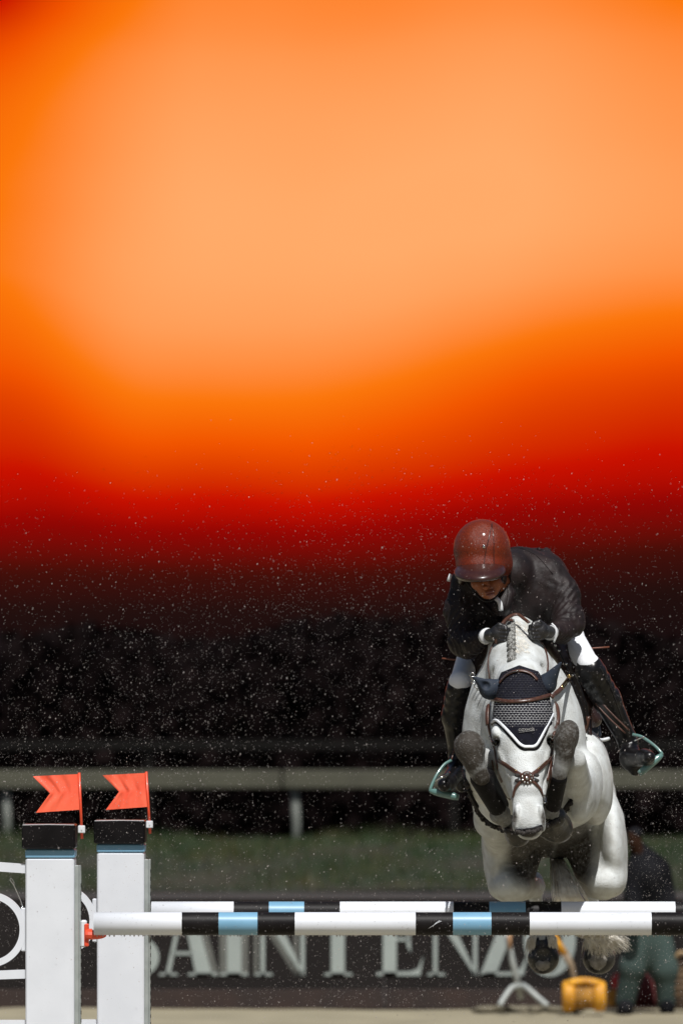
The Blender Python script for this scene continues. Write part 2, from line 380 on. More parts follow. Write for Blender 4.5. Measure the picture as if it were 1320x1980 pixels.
# ------------------------------------------------------------------ setting
def sheet(name, prof, x0, x1, m, nx=2, rough=0.0, label=None):
    xs = np.linspace(x0, x1, nx); v = []; f = []; n = len(prof)
    for x in xs:
        for (y, z) in prof: v.append((x, y, z+(random.uniform(-rough, rough) if rough else 0)))
    for i in range(nx-1):
        for j in range(n-1): f.append((i*n+j, (i+1)*n+j, (i+1)*n+j+1, i*n+j+1))
    return tag(mesh_obj(name, v, f, m, smooth=True), label, kind='structure')
sheet('ground', [(-60, -.02), (1500, -.02)], -900, 900, m_field, label='dark flat field reaching to the horizon')
sheet('arena_sand', [(-45+i*.35, 0) for i in range(182)], -12, 12, m_sand, nx=60, rough=.012, label='pale beige sand footing of the riding arena')
sheet('track', [(19.0, -.015), (20, 0.0), (26, .25), (29, .43), (31, .50)], -40, 40, m_path, nx=30, rough=.01, label='wet brown track behind the sign board')
bp = [(31, .495), (32.5, .60), (34, .70), (36, .80), (38, .835), (42, .80), (50, .5), (70, .2)]
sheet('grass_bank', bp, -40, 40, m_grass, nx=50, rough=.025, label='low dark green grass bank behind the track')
# grass tufts
v = []; f = []
for i in range(26000):
    x = rng.uniform(-5.2, 5.2); y = rng.uniform(31, 38.5); z = np.interp(y, [a for a, _ in bp], [b for _, b in bp])-.02
    big = (math.sin(x*1.7+y)+math.sin(x*3.3-1.3*y))*.5; hgt = rng.uniform(.05, .13)*(1.2+.7*big); w = .006; a = rng.uniform(0, 6.3); lx, ly = rng.normal(0, .03, 2)
    n = len(v); v += [(x-w*math.cos(a), y-w*math.sin(a), z), (x+w*math.cos(a), y+w*math.sin(a), z), (x+lx, y+ly, z+hgt)]; f.append((n, n+1, n+2))
m_blade = mat('grass_blades', (.016, .038, .007), .6, (.07, .055, .012), 1.7, contrast=(.45, .7))
tag(mesh_obj('grass', v, f, m_blade), 'dark wet grass growing on the bank', 'grass', kind='stuff')
# far wood: one dark mass of leaf clumps with an uneven top
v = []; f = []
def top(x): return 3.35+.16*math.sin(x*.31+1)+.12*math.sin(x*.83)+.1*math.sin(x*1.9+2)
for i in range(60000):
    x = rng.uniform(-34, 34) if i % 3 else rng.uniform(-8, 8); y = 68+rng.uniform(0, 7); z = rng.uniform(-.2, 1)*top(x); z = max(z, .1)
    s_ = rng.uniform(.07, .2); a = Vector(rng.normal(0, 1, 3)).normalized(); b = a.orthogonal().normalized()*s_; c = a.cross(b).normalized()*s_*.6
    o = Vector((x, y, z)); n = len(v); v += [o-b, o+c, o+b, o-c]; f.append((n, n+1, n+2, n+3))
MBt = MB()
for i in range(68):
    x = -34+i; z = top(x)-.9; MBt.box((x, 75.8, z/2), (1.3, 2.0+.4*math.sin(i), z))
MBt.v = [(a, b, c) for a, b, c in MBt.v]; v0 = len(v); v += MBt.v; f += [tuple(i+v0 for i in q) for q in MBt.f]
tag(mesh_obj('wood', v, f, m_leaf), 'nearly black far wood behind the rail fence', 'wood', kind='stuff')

# rail fences behind the arena
fence = empty('rail_fence', 'weathered grey green fence with one broad rail on the grass bank', 'fence', (0, 40, .8))
zr = 2-107*70/FPX
for a, b in ((-26, -13.2), (-13.18, -.62), (-.60, 12.0), (12.02, 24.6)):
    mb = MB(); mb.box(((a+b)/2, 40, zr), (b-a, .06, .185), bev=.01); keep(mb.build('rail', m_rail), fence)
for px in (14, 573, 1132, 1691, -545):
    x = (px-HX)*70/FPX; mb = MB(); mb.tube([(x-.006, 40.1, .6), (x, 40.1, 1.0), (x-.02, 40.1, zr-.02)], [.04, .042, .042], 10); mb.box((x, 40.07, zr-.02), (.1, .05, .12), bev=.006); keep(mb.build('post', m_railp, smooth=True), fence)
f2 = empty('rail_fence', 'faint dark rail fence far behind, just above the broad rail', 'fence', (0, 55, .4))
zr = 2-41*85/FPX
mb = MB(); mb.box((-4, 55, zr), (40, .05, .12), bev=.01); keep(mb.build('rail', m_rail2), f2)
for x in (-14, -10, -6.2, -2.4, 1.4, 5.2, 9):
    mb = MB(); mb.box((x, 55.08, zr/2+.15), (.1, .1, zr-.3), bev=.01); keep(mb.build('post', m_rail2), f2)

# sign board with serif capitals
SD = 18.0; ks = K(SD)
board = empty('sign_board', 'long low dark brown sign board with pale serif capitals SAINT ENZO', 'sign', (0, SD, 0))
def bz(py): return 2-(py-HY)*ks
for i in range(-3, 5):
    x0 = -.9+i*2.4; mb = MB(); mb.box((x0, SD, (bz(1737)+bz(1912))/2), (2.394, .05, bz(1737)-bz(1912)), bev=.004); keep(mb.build('panel', m_board), board)
    mb = MB(); mb.box((x0, SD+.005, (bz(1913)+bz(1951))/2), (2.39, .06, bz(1913)-bz(1951)), bev=.004); keep(mb.build('skirting', m_skirt), board)
def arcpts(cx, cy, rx, ry, a0, a1, n=20): return [(cx+rx*math.cos(R(a0+(a1-a0)*i/n)), cy+ry*math.sin(R(a0+(a1-a0)*i/n))) for i in range(n+1)]
def plate(mb, polys, y, th=.018, mi=0):
    for pts in polys:
        n = len(pts); v = [((x-HX)*ks, y, bz(py)) for x, py in pts]+[((x-HX)*ks, y+th, bz(py)) for x, py in pts]
        f = [tuple(range(n)), tuple(range(2*n-1, n-1, -1))]+[(i, n+i, n+(i+1) % n, (i+1) % n) for i in range(n)]
        mb.add(v, f, mi)
T_, B_ = 1748, 1886
def rect(a, b, c, d): return [(a, c), (b, c), (b, d), (a, d)]
def serif(a, b, y, up): h = 5; return [(a, y), (b, y), (b-3, y-h*up), (a+3, y-h*up)]
def band(outer, inner): return [[outer[i], outer[i+1], inner[i+1], inner[i]] for i in range(len(outer)-1)]
L = {}
L['A'] = lambda x: [[(x+46, T_), (x+68, T_), (x+106, B_), (x+74, B_)], [(x+46, T_), (x+52, T_), (x+24, B_), (x+15, B_)], rect(x+29, x+68, 1840, 1846), serif(x+2, x+40, B_, 1), serif(x+58, x+116, B_, 1)]
L['I'] = lambda x: [rect(x+14, x+42, T_, B_), serif(x, x+56, B_, 1), serif(x, x+56, T_, -1)]
L['N'] = lambda x: [rect(x+12, x+20, T_, B_), [(x+2, T_), (x+34, T_), (x+96, B_), (x+92, B_)], rect(x+89, x+97, T_, B_), serif(x, x+36, B_, 1), serif(x+76, x+110, T_, -1)]
L['T'] = lambda x: [rect(x+36, x+62, T_, B_), serif(x+22, x+78, B_, 1), rect(x, x+98, T_, T_+7), [(x, T_), (x+7, T_), (x+2, T_+34), (x, T_+34)], [(x+91, T_), (x+98, T_), (x+98, T_+34), (x+96, T_+34)]]
L['E'] = lambda x: [rect(x+12, x+38, T_, B_), rect(x, x+86, T_, T_+7), [(x, B_), (x+84, B_), (x+90, B_-38), (x+80, B_-14), (x+66, B_-8), (x, B_-6)], rect(x+38, x+62, 1813, 1819), [(x+58, 1798), (x+64, 1798), (x+66, 1842), (x+58, 1828)]]
L['Z'] = lambda x: [[(x, B_), (x+30, B_), (x+84, T_), (x+54, T_)], rect(x+4, x+84, T_, T_+7), [(x, B_), (x+84, B_), (x+92, B_-42), (x+80, B_-16), (x+66, B_-7), (x+10, B_-6)]]
L['O'] = lambda x: band(arcpts(x+50, 1817, 50, 71, 0, 360, 36), arcpts(x+50, 1817, 24, 64, 0, 360, 36))
def Sx(x):
    o = arcpts(x+38, 1784, 34, 37, -20, -200, 16)+[(x+12, 1812), (x+40, 1826)]+arcpts(x+38, 1850, 18, 30, -60, 90, 12)+arcpts(x+36, 1852, 34, 32, 95, 190, 8)
    i = arcpts(x+40, 1782, 28, 28, -20, -190, 16)+[(x+24, 1796), (x+58, 1812)]+arcpts(x+38, 1850, 38, 38, -60, 90, 12)+arcpts(x+36, 1852, 40, 38, 95, 190, 8)
    return band(o, i)
L['S'] = Sx
for ch, x in (('S', 232), ('A', 305), ('I', 425), ('N', 492), ('T', 604), ('E', 728), ('N', 825), ('Z', 927), ('O', 1012)):
    mb = MB(); plate(mb, L[ch](x), SD-.036, .0075); o = keep(mb.build('letter', m_letter), board); o['label'] = 'pale grey capital '+ch
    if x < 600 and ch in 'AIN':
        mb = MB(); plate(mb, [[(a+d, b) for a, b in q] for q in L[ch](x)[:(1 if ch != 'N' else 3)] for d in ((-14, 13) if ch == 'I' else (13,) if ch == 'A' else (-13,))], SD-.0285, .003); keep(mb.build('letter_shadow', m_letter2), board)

# ------------------------------------------------------------------ jump standards, flags, cups, poles
def standard(name, label, Y, x0, x1, x2, ycap, yb0, yb1, capx, ring, bars, xout):
    k = K(Y); root = empty(name, label, 'jump standard', ((x0+x1-2*HX)/2*k, Y+.12, 0), 'white jump standards')
    w = (x1-x0)*k; dep = .24; cx = (x0+x1-2*HX)/2*k; z0 = 2-(yb1-HY)*k; zb = 2-(yb0-HY)*k; zc = 2-(ycap-HY)*k
    rz = math.atan2((x2-x1)*k, dep)
    cx += 0; cy = Y+dep/2; cs, sn = math.cos(rz), math.sin(rz)
    def at(u, vv): return (cx+dep/2*math.sin(rz)*0+u*cs-vv*sn*-1*0+vv*math.sin(rz), cy+vv*cs)
    # body (slightly turned so that its right flank shows)
    mb = MB(); mb.box((cx, cy, z0/2+.02), (w, dep, z0-.04), -rz*0, bev=.006); keep(mb.build('post', m_white), root)
    mb = MB(); mb.box((cx, cy, (z0+zb)/2+.0015), (w+.004, dep+.004, zb-z0), bev=.005); keep(mb.build('blue_band', m_blue), root)
    cw = (capx[1]-capx[0])*k; cc = (capx[0]+capx[1]-2*HX)/2*k
    mb = MB(); mb.box((cc, cy, (zb+zc)/2+.003), (cw, dep+.05, zc-zb-.002), bev=.006); keep(mb.build('cap', m_gloss), root)
    mb = MB(); mb.tube([(cc-cw/2+.004, cy-dep/2-.022, zc), (cc, cy-dep/2-.023, zc+.002), (cc+cw/2-.004, cy-dep/2-.022, zc)], .0016, 5); keep(mb.build('wet_cap_edge', m_clip), root)
    # aluminium channel on the right flank, with its row of holes
    xr = cx+w/2; n = 5
    mb = MB()
    for q, dx, ww in ((0, .010, .020),):
        mb.box((xr+dx, Y+.045, z0/2-.01), (ww, .055, z0-.04), bev=.003)
    mb.box((xr+.0235, Y+.035, z0/2-.01), (.007, .012, z0-.04), bev=.002); mb.box((xr+.0235, Y+.075, z0/2-.01), (.009, .014, z0-.04), bev=.002)
    keep(mb.build('track', m_alu), root)
    mb = MB()
    for i in range(int((z0-.15)/.035)): mb.box((xr+.0282, Y+.054, .1+i*.035), (.003, .012, .017))
    keep(tag(mb.build('track_hole', m_black), kind='stuff'), root)
    # wing at the left: ring, short joint, bars, outer upright
    rx, ry, rr = ring; C = (rx-HX)*k; Z = 2-(ry-HY)*k; ro = rr*k; wy = Y+.045; tw = 13*k
    def ringm(R1, R2, y0, y1, sy=1.0):
        N = 56; v = []; f = []
        for i in range(N):
            a = 2*math.pi*i/N; c_, s_ = math.cos(a), math.sin(a)*sy
            v += [(C+R1*c_, y0, Z+R1*s_), (C+R2*c_, y0, Z+R2*s_), (C+R2*c_, y1, Z+R2*s_), (C+R1*c_, y1, Z+R1*s_)]
        for i in range(N):
            a, b = 4*i, 4*((i+1) % N)
            for q in range(4): f.append((a+q, a+(q+1) % 4, b+(q+1) % 4, b+q))
        m_ = MB(); m_.add(v, f); return m_
    keep(ringm(ro, ro-tw, wy-.02, wy+.02).build('ring', m_white), root)
    mb = MB(); mb.box(((x0-4-HX)*k, wy, Z), (11*k, .038, 84*k), bev=.004); keep(mb.build('joint', m_white), root)
    xl = (xout-HX)*k
    mb = MB(); mb.box((xl, wy, .55), (.055, .05, 1.1), bev=.006); keep(mb.build('outer_upright', m_white), root)
    for yy, hh, bow in bars:
        zz = 2-(yy-HY)*k; pts = [((x0-HX)*k, wy, zz), ((x0-HX)*k-.12, wy, zz+bow*.7), (C, wy, zz+bow), (xl, wy, zz+bow*.4)]
        mb = MB(); mb.tube(catmull(pts, 5), hh*k*.7, 4, up=(0, -1, 0)); keep(mb.build('bar', m_white), root)
    mb = MB(); mb.box((cx-.2, Y+.12, .02), (.75, .5, .036), bev=.008); keep(mb.build('foot', m_white), root)
    return root
A1 = standard('jump_standard', 'front white jump standard at the left edge, with glossy black cap', 0.0, 50, 144, 158, 1595, 1643, 1660, (43, 146), (-22, 1798, 73), [(1680, 18, .012), (1884, 17, -.006), (1980, 14, 0)], -120)
A2 = standard('jump_standard', 'rear white jump standard, right of and behind the front one', 1.26, 188, 279, 291, 1587, 1633, 1649, (182, 281), (118, 1780, 68), [(1979, 14, 0)], 82)
# small steel keeper pin on the front wing
mb = MB(); mb.tube(catmull([P(46, 1757, .07), P(38, 1735, .06), P(27, 1711, .05), P(21, 1703, .05), P(20, 1700, .05), P(22, 1698, .05), P(26, 1703, .05), P(28, 1712, .05)], 3), .0022, 6)
mb.sphere(P(44, 1755, .07), .008); o = mb.build('keeper_pin', m_metal, smooth=True); keep(o, A1)

def flag(ph, Y, top, bot, tip, low, notch, clipy, label):
    root = empty('marker_flag', label, 'flag', P(bot[0], bot[1], Y), 'red jump flags')
    mb = MB(); mb.tube([P(*top, Y), P(*bot, Y)], [.0062, .0065], 8); keep(mb.build('stick', m_red, smooth=True), root)
    a = np.array(top, float); b = np.array(bot, float)
    nu, nv = 22, 16; v = []; f = []
    h0 = a+(b-a)*.02; h1 = a+(b-a)*(low[1]-6-top[1])/(bot[1]-top[1])
    for i in range(nu+1):
        u = i/nu
        for j in range(nv+1):
            w = j/nv; w2 = abs(2*w-1)
            he = h0+(h1-h0)*w; e_top = np.array(tip, float); e_bot = np.array(low, float)
            e = (e_top if w < .5 else e_bot)*(w2)+np.array(notch, float)*(1-w2)
            p = he+(e-he)*u; yy = Y+(.0035+.001*ph)*math.sin(u*17+ph+1.2*math.sin(w*5+ph))*u**.5+.0018*math.sin(u*37+w*2)*u+.002*math.sin(w*4+u*2)
            v.append(P(p[0], p[1], yy))
    for i in range(nu):
        for j in range(nv):
            q = i*(nv+1)+j; f.append((q, q+1, q+nv+2, q+nv+1))
    n = len(v); v += [x+np.array([0, .0012, 0]) for x in v]; f += [tuple(i+n for i in q[::-1]) for q in f]
    mb = MB(); mb.add(v, f); keep(mb.build('pennant', m_flag, smooth=True), root)
    c = a+(b-a)*((clipy-top[1])/(bot[1]-top[1])); p = P(c[0], clipy, Y); mb = MB(); mb.box(p, (.031, .026, .033), bev=.003); mb.box(p+np.array([.001, -.014, 0]), (.006, .004, .008)); keep(mb.build('clip', m_clip), root)
flag(0, -.03, (153.5, 1494), (159, 1622), (64, 1501), (70, 1571.5), (97, 1534), 1603.5, 'red swallowtail flag clipped to the front jump standard')
flag(2.4, 1.22, (283, 1492), (290.5, 1612), (199, 1499), (205, 1566), (230.5, 1531), 1594, 'red swallowtail flag clipped to the rear jump standard')

# cup
cup = empty('jump_cup', 'orange red jump cup on the front standard, holding the front pole', 'jump cup', P(160, 1810, .05))
mb = MB(); mb.box(P(162.5, 1805, .05), (12*K(0), .06, 52*K(0)), bev=.006); keep(mb.build('plate', m_clip), cup)
mb = MB()
mb.box(P(168, 1808, .04), (9*K(0), .05, 44*K(0)), bev=.004)
v = []; N = 12
mb.tube(catmull([P(166, 1807, .02), P(180, 1807.5, .02), P(195, 1808, .02), P(206, 1808.5, .02)], 3), [.021, .0225, .0225, .022, .021, .0195, .0175, .015, .011, .005], 10, flat=1.1)
mb.box(P(174, 1800, .05), (10*K(0), .08, 8*K(0)), bev=.003)
keep(mb.build('cup', m_red, smooth=False), cup)

def pole(Y, yc, r_px, bands, label):
    k = K(Y); x0 = bands[0][0]; root = empty('jump_pole', label, 'jump pole', P(x0, yc, Y), 'painted jump poles')
    N = 40; mats = [m_white, m_black, m_blue]; mb = MB(); r = r_px*k
    xs = []; mi = []
    for a, b, c in bands:
        n = 1; xs.append(a); mi.append(c)
    xs.append(bands[-1][1])
    ring = lambda px, rr: [((px-HX)*k, Y+rr*math.cos(2*math.pi*i/N), 2-(yc-HY)*k+rr*math.sin(2*math.pi*i/N)) for i in range(N)]
    v = ring(xs[0]-.01, r-.004); 
    rows = [ring(xs[0]+.5, r)]; cols = []
    for q in range(len(xs)-1):
        rows.append(ring(xs[q+1], r)); cols.append(mi[q])
    allr = [v]+rows+[ring(xs[-1]+1.5, r-.004)]; vv = [p for rr in allr for p in rr]; f = []; fm = []
    cc = [mi[0]]+cols+[mi[-1]]
    for a in range(len(allr)-1):
        for i in range(N): f.append((a*N+i, (a+1)*N+i, (a+1)*N+(i+1) % N, a*N+(i+1) % N)[::-1]); fm.append(cc[a])
    f.append(tuple(range(N))); fm.append(cc[0]); f.append(tuple(range((len(allr)-1)*N, len(allr)*N))[::-1]); fm.append(cc[-1])
    o = keep(mesh_obj('shaft', vv, f, None, smooth=True, mats=mats, mi=fm), root)
    mb = MB(); x = xs[0]+6
    while x < 1345:
        rr = rng.uniform(.0022, .0042); mb.sphere(((x-HX)*k, Y-.006+rng.uniform(-.005, .005), 2-(yc-HY)*k-r-rr*.55), (rr, rr, rr*1.25), 6, 4); x += rng.uniform(2, 14)
    # beads on the upper front face
    for _ in range(160):
        a = R(rng.uniform(95, 265)); x = rng.uniform(xs[0], 1330); rr = rng.uniform(.0008, .0019); mb.sphere(((x-HX)*k, Y-abs(math.sin(a))*0+r*math.cos(a), 2-(yc-HY)*k+r*math.sin(a)), rr, 5, 3)
    keep(tag(mb.build('water_drops', m_drop, smooth=True), kind='stuff'), root)
    return root
m_drop = bpy.data.materials.new('rain_water'); m_drop.use_nodes = True; t = m_drop.node_tree; b = t.nodes['Principled BSDF']
b.inputs['Base Color'].default_value = (.6, .6, .6, 1); b.inputs['Roughness'].default_value = .08; b.inputs['Transmission Weight'].default_value = .5; b.inputs['IOR'].default_value = 1.33
W_, K_, B2 = 0, 1, 2
pole(0.0, 1786, 22.2, [(182, 352, W_), (352, 423, K_), (423, 498, B2), (498, 570, K_), (570, 803, W_), (803, 875, K_), (875, 949, B2), (949, 1023, K_), (1023, 1258, W_), (1258, 1332, K_), (1332, 1406, B2), (1406, 1480, K_), (1480, 1680, W_)], 'front jump pole in white, black and light blue bands, with raindrops beneath')
pole(1.26, 1764.5, 21.3, [(293, 452, W_), (452, 520, K_), (520, 588, B2), (588, 657, K_), (657, 876, W_), (876, 945, K_), (945, 1015, B2), (1015, 1084, K_), (1084, 1304, W_), (1304, 1374, K_), (1374, 1444, B2), (1444, 1512, K_), (1512, 1690, W_)], 'rear jump pole in white, black and light blue bands, seen over the front one')
mb = MB()
for a in ([(828, 1795), (838, 1789), (846, 1784), (853, 1781)], [(836, 1792), (842, 1785), (850, 1780)], [(1180, 1768), (1200, 1767)]):
    mb.tube(catmull([P(x, y, -.0505+.0505*(1-math.sqrt(max(0, 1-((y-1786)/22.2)**2)))) for x, y in a], 3), .0011, 5)
for q in mb.each('paint_scratch', m_clip, [o for o in bpy.data.objects if o.name == 'jump_pole'][0]): pass
cup2 = empty('jump_cup', 'hidden cup of the rear jump pole behind the front pole', 'jump cup', P(292, 1780, 1.3))
mb = MB(); mb.tube([P(289, 1787, 1.27), P(310, 1788, 1.27)], .014, 8); keep(mb.build('cup', m_red), cup2)

# ------------------------------------------------------------------ the horse
def build_horse(B):
    build_horse0(B)
    xg = B.ax[0][:, None, None]; yg = B.ax[1][None, :, None]; zg = B.ax[2][None, None, :]
    B.f += (.0016*np.sin(xg*38+2*np.sin(zg*21+yg*7))*np.sin(zg*29+1.7*np.sin(yg*15))).astype(np.float32)*np.clip((yg-.55)*4, .25, 1)
def build_horse0(B):
    e, c = B.ell, B.cone
    # trunk: barrel, croup, chest, shoulders
    c((1036, 1455, 1.5), (1062, 1525, 2.25), 104, 110, .07)
    e((1074, 1512, 1.95), (104, .55, 106), .07, pitch=-10)
    e((1072, 1545, 2.5), (118, .36, 115), .07)
    e((1142, 1505, 1.55), (42, .34, 92), .05, tilt=-6)
    e((1015, 1510, 1.10), (92, .24, 92), .05)
    e((963, 1445, 1.15), (70, .26, 150), .05, tilt=-3)
    e((1058, 1430, 1.15), (74, .26, 150), .05, tilt=-6)
    e((1120, 1525, 1.05), (44, .22, 74), .04, tilt=10)
    c((925, 1500, 1.25), (955, 1585, 1.6), 28, 34, .06); c((955, 1585, 1.6), (985, 1620, 2.2), 34, 50, .06)
    # neck
    c((1003, 1335, .72), (990, 1248, 1.10), 50, 44, .04)
    c((990, 1240, 1.15), (1000, 1225, 1.45), 38, 46, .05)
    c((1008, 1400, .78), (1003, 1340, 1.15), 70, 86, .05)
    e((1003, 1300, 1.05), (66, .25, 70), .05)
    # head
    c((1008, 1322, .60), (1010, 1395, .46), 50, 54, .03, flat=(0, 1, 0, 1.15))
    c((1010, 1390, .42), (1011, 1445, .36), 46, 49, .025, flat=(0, 1, 0, .8))
    c((1011, 1440, .36), (1018, 1525, .22), 46, 27, .025, flat=(0, 1, 0, 1.0))
    c((1018, 1520, .23), (1021, 1592, .165), 29, 30, .02, flat=(0, 1, 0, .9))
    e((1022, 1592, .175), (29, .060, 26), .02)
    e((1022, 1611, .165), (20, .045, 13), .012)
    e((1022, 1600, .235), (20, .05, 18), .02)
    e((975, 1432, .50), (24, .13, 62), .03); e((1049, 1430, .50), (24, .13, 62), .03)
    c((980, 1480, .40), (1005, 1545, .30), 20, 17, .03); c((1048, 1478, .40), (1035, 1545, .30), 20, 17, .03)
    # brow ridges and eye hollows
    e((959, 1420, .385), (10, .055, 16), .015, tilt=-10); e((1062, 1418, .385), (10, .055, 16), .015, tilt=10)
    e((958, 1436, .345), (8, .035, 9), .01, sub=True); e((1063, 1433, .345), (8, .035, 9), .01, sub=True)
    c((968, 1455, .33), (985, 1500, .26), 6, 5, .02); c((1058, 1452, .33), (1044, 1500, .26), 6, 5, .02)
    # nostril rims and nostrils
    e((997, 1582, .135), (7, .026, 27), .01, tilt=6); e((1047, 1582, .135), (7, .026, 27), .01, tilt=-6)
    c((992, 1564, .125), (996, 1588, .11), 1.6, 3.2, .003, sub=True); c((996, 1588, .11), (1004, 1600, .115), 3.2, 1.6, .003, sub=True); c((1052, 1564, .125), (1048, 1588, .11), 1.6, 3.2, .003, sub=True); c((1048, 1588, .11), (1039, 1600, .115), 3.2, 1.6, .003, sub=True)
    c((1006, 1617, .115), (1038, 1617, .115), 2.0, 2.0, .004, sub=True)
    # forelegs, folded: forearm, knee, cannon, fetlock, pastern
    for L_ in (0, 1):
        if L_ == 0:
            c((938, 1520, .95), (925, 1475, .50), 36, 27, .04); c((955, 1500, .80), (930, 1470, .5), 26, 22, .03)
            e((908, 1446, .345), (30, .062, 34), .02, tilt=-12); e((892, 1440, .36), (14, .04, 17), .015)
            c((914, 1470, .34), (929, 1503, .36), 21, 17, .015); c((925, 1465, .36), (932, 1500, .37), 10, 9, .01)
            c((929, 1503, .37), (963, 1566, .50), 15, 12, .012)
            e((966, 1574, .53), (21, .055, 19), .015, tilt=-20); c((968, 1578, .54), (990, 1598, .60), 15, 15, .012)
        else:
            c((1112, 1545, .95), (1108, 1470, .50), 40, 24, .04); e((1122, 1535, .85), (26, .10, 58), .03, tilt=5)
            e((1094, 1427, .345), (24, .06, 36), .02, tilt=14); e((1104, 1412, .36), (12, .04, 14), .015)
            c((1092, 1455, .34), (1080, 1500, .37), 18, 14, .015)
            c((1080, 1500, .37), (1068, 1562, .50), 13, 12, .012)
            e((1063, 1570, .53), (18, .05, 18), .015); c((1063, 1574, .54), (1070, 1592, .62), 15, 16, .012)
    # chest muscle shapes
    c((1098, 1470, .95), (1090, 1590, 1.0), 18, 22, .03)
    # hind legs: thigh, stifle, gaskin, hock, cannon, fetlock, pastern
    c((1000, 1600, 2.45), (988, 1690, 2.30), 62, 46, .03); c((1140, 1595, 2.45), (1160, 1690, 2.30), 66, 48, .03)
    e((984, 1712, 2.22), (41, .14, 34), .03); e((1168, 1706, 2.22), (40, .14, 32), .03)
    e((955, 1640, 2.30), (24, .2, 84), .03, tilt=-3); e((1182, 1630, 2.30), (28, .22, 95), .05, tilt=-2)
    c((996, 1712, 2.35), (1035, 1715, 2.88), 34, 19, .03); c((1160, 1706, 2.35), (1138, 1715, 2.88), 34, 19, .03)
    e((1037, 1712, 2.93), (14, .05, 26), .015); e((1137, 1712, 2.93), (14, .05, 26), .015)
    c((1034, 1730, 2.93), (1046, 1800, 3.02), 13, 11, .015); c((1142, 1730, 2.93), (1153, 1802, 3.02), 13, 11, .015)
    e((1047, 1806, 3.02), (17, .045, 15), .012); e((1154, 1808, 3.02), (17, .045, 15), .012)
    c((1047, 1808, 3.0), (1049, 1830, 2.97), 14, 16, .01); c((1154, 1808, 3.0), (1156, 1832, 2.97), 14, 16, .01)
    # muscle lines: flank grooves
    c((1090, 1612, 1.3), (1060, 1640, 1.9), 10, 12, .03, sub=True)
    c((1145, 1515, .96), (1146, 1580, 1.1), 4, 8, .02, sub=True); c((1102, 1440, .84), (1086, 1490, .78), 7, 7, .018, sub=True); c((1146, 1580, 1.1), (1100, 1600, 1.0), 7, 7, .02, sub=True)
    c((1150, 1590, 1.6), (1120, 1640, 2.05), 7, 7, .03, sub=True); c((1155, 1600, 1.98), (1150, 1700, 2.02), 5, 4, .03, sub=True)
    c((960, 1600, 2.0), (975, 1690, 2.05), 5, 4, .03, sub=True); c((940, 1350, 1.0), (918, 1480, .95), 5, 5, .03, sub=True)
    c((965, 1300, .85), (955, 1380, .85), 6, 6, .04, sub=True); c((1050, 1295, .85), (1075, 1380, .85), 6, 6, .04, sub=True)

horse = empty('horse', 'white grey horse in mid jump over the poles, navy ear bonnet, forelegs tucked', 'horse', P(1050, 1560, 1.4))
B = SDF((872, 1180, .02), (1228, 1870, 3.2), .008); build_horse(B)
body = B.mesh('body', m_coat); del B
co = np.empty(len(body.data.vertices)*3, np.float32); body.data.vertices.foreach_get('co', co); co = co.reshape(-1, 3)
mark = np.zeros(len(co))
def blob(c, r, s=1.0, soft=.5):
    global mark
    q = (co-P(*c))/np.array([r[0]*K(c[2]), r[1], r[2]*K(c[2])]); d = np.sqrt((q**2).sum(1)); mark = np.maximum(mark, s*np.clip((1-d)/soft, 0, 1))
blob((906, 1452, .34), (54, .26, 74), 1.1); blob((894, 1430, .30), (30, .2, 26), 1.0); blob((930, 1510, .40), (34, .24, 50), 1.1); blob((966, 1580, .55), (46, .26, 46), .75)
blob((940, 1490, .55), (26, .22, 50), .7)
blob((1096, 1430, .34), (46, .22, 76), 1.05); blob((1078, 1520, .42), (34, .2, 70), 1.); blob((1066, 1580, .55), (44, .26, 46), .8)
blob((1022, 1611, .12), (26, .06, 13), 1.1, .5); blob((994, 1584, .12), (7, .06, 28), 1., .6); blob((1050, 1584, .12), (7, .06, 28), 1., .6)
blob((1022, 1585, .12), (30, .08, 34), .28, .8)
blob((958, 1436, .36), (16, .07, 18), .9, .6); blob((1063, 1434, .36), (16, .07, 18), .9, .6); blob((1032, 1565, .2), (40, .1, 30), .15)
blob((990, 1262, .90), (26, .5, 26), .35); blob((925, 1385, 1.0), (40, .3, 50), .2, 1); blob((1125, 1550, 1.0), (30, .3, 60), .22, 1)
blob((1049, 1840, 2.97), (26, .1, 26), .8); blob((1030, 1645, 1.95), (62, 1.6, 88), 1., .35); blob((1112, 1645, 1.95), (50, 1.6, 90), 1., .35); blob((1055, 1630, 1.6), (100, .9, 52), .95, .5); blob((1019, 1532, .2), (34, .08, 18), .55, .5); blob((1022, 1625, .2), (30, .1, 14), .6, .5)  # groin and inner-thigh blobs: dark skin plus shade painted into the coat
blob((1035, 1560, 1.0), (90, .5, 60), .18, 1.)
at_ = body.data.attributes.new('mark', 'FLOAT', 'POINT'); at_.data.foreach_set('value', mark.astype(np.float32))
keep(body, horse); bv = bvh_of([body])

# ear bonnet: thin shell that follows the head
B = SDF((930, 1270, .15), (1090, 1470, .80), .0042); build_horse(B)
px, py, Yg = B.proj()
reg = poly2(px, py, [(968, 1300), (1003, 1286), (1040, 1298), (1060, 1330), (1074, 1348), (1076, 1384), (1066, 1384), (1040, 1437), (1033, 1446), (1009, 1446), (1001, 1438), (958, 1394), (946, 1398), (946, 1352), (955, 1330)])
f_b = np.maximum(np.maximum(B.f-.006, reg*K(.4)), (Yg-.62))
bon = B.mesh('ear_bonnet', m_navy, f=f_b); keep(bon, horse)
del px, py, Yg, reg, f_b, B
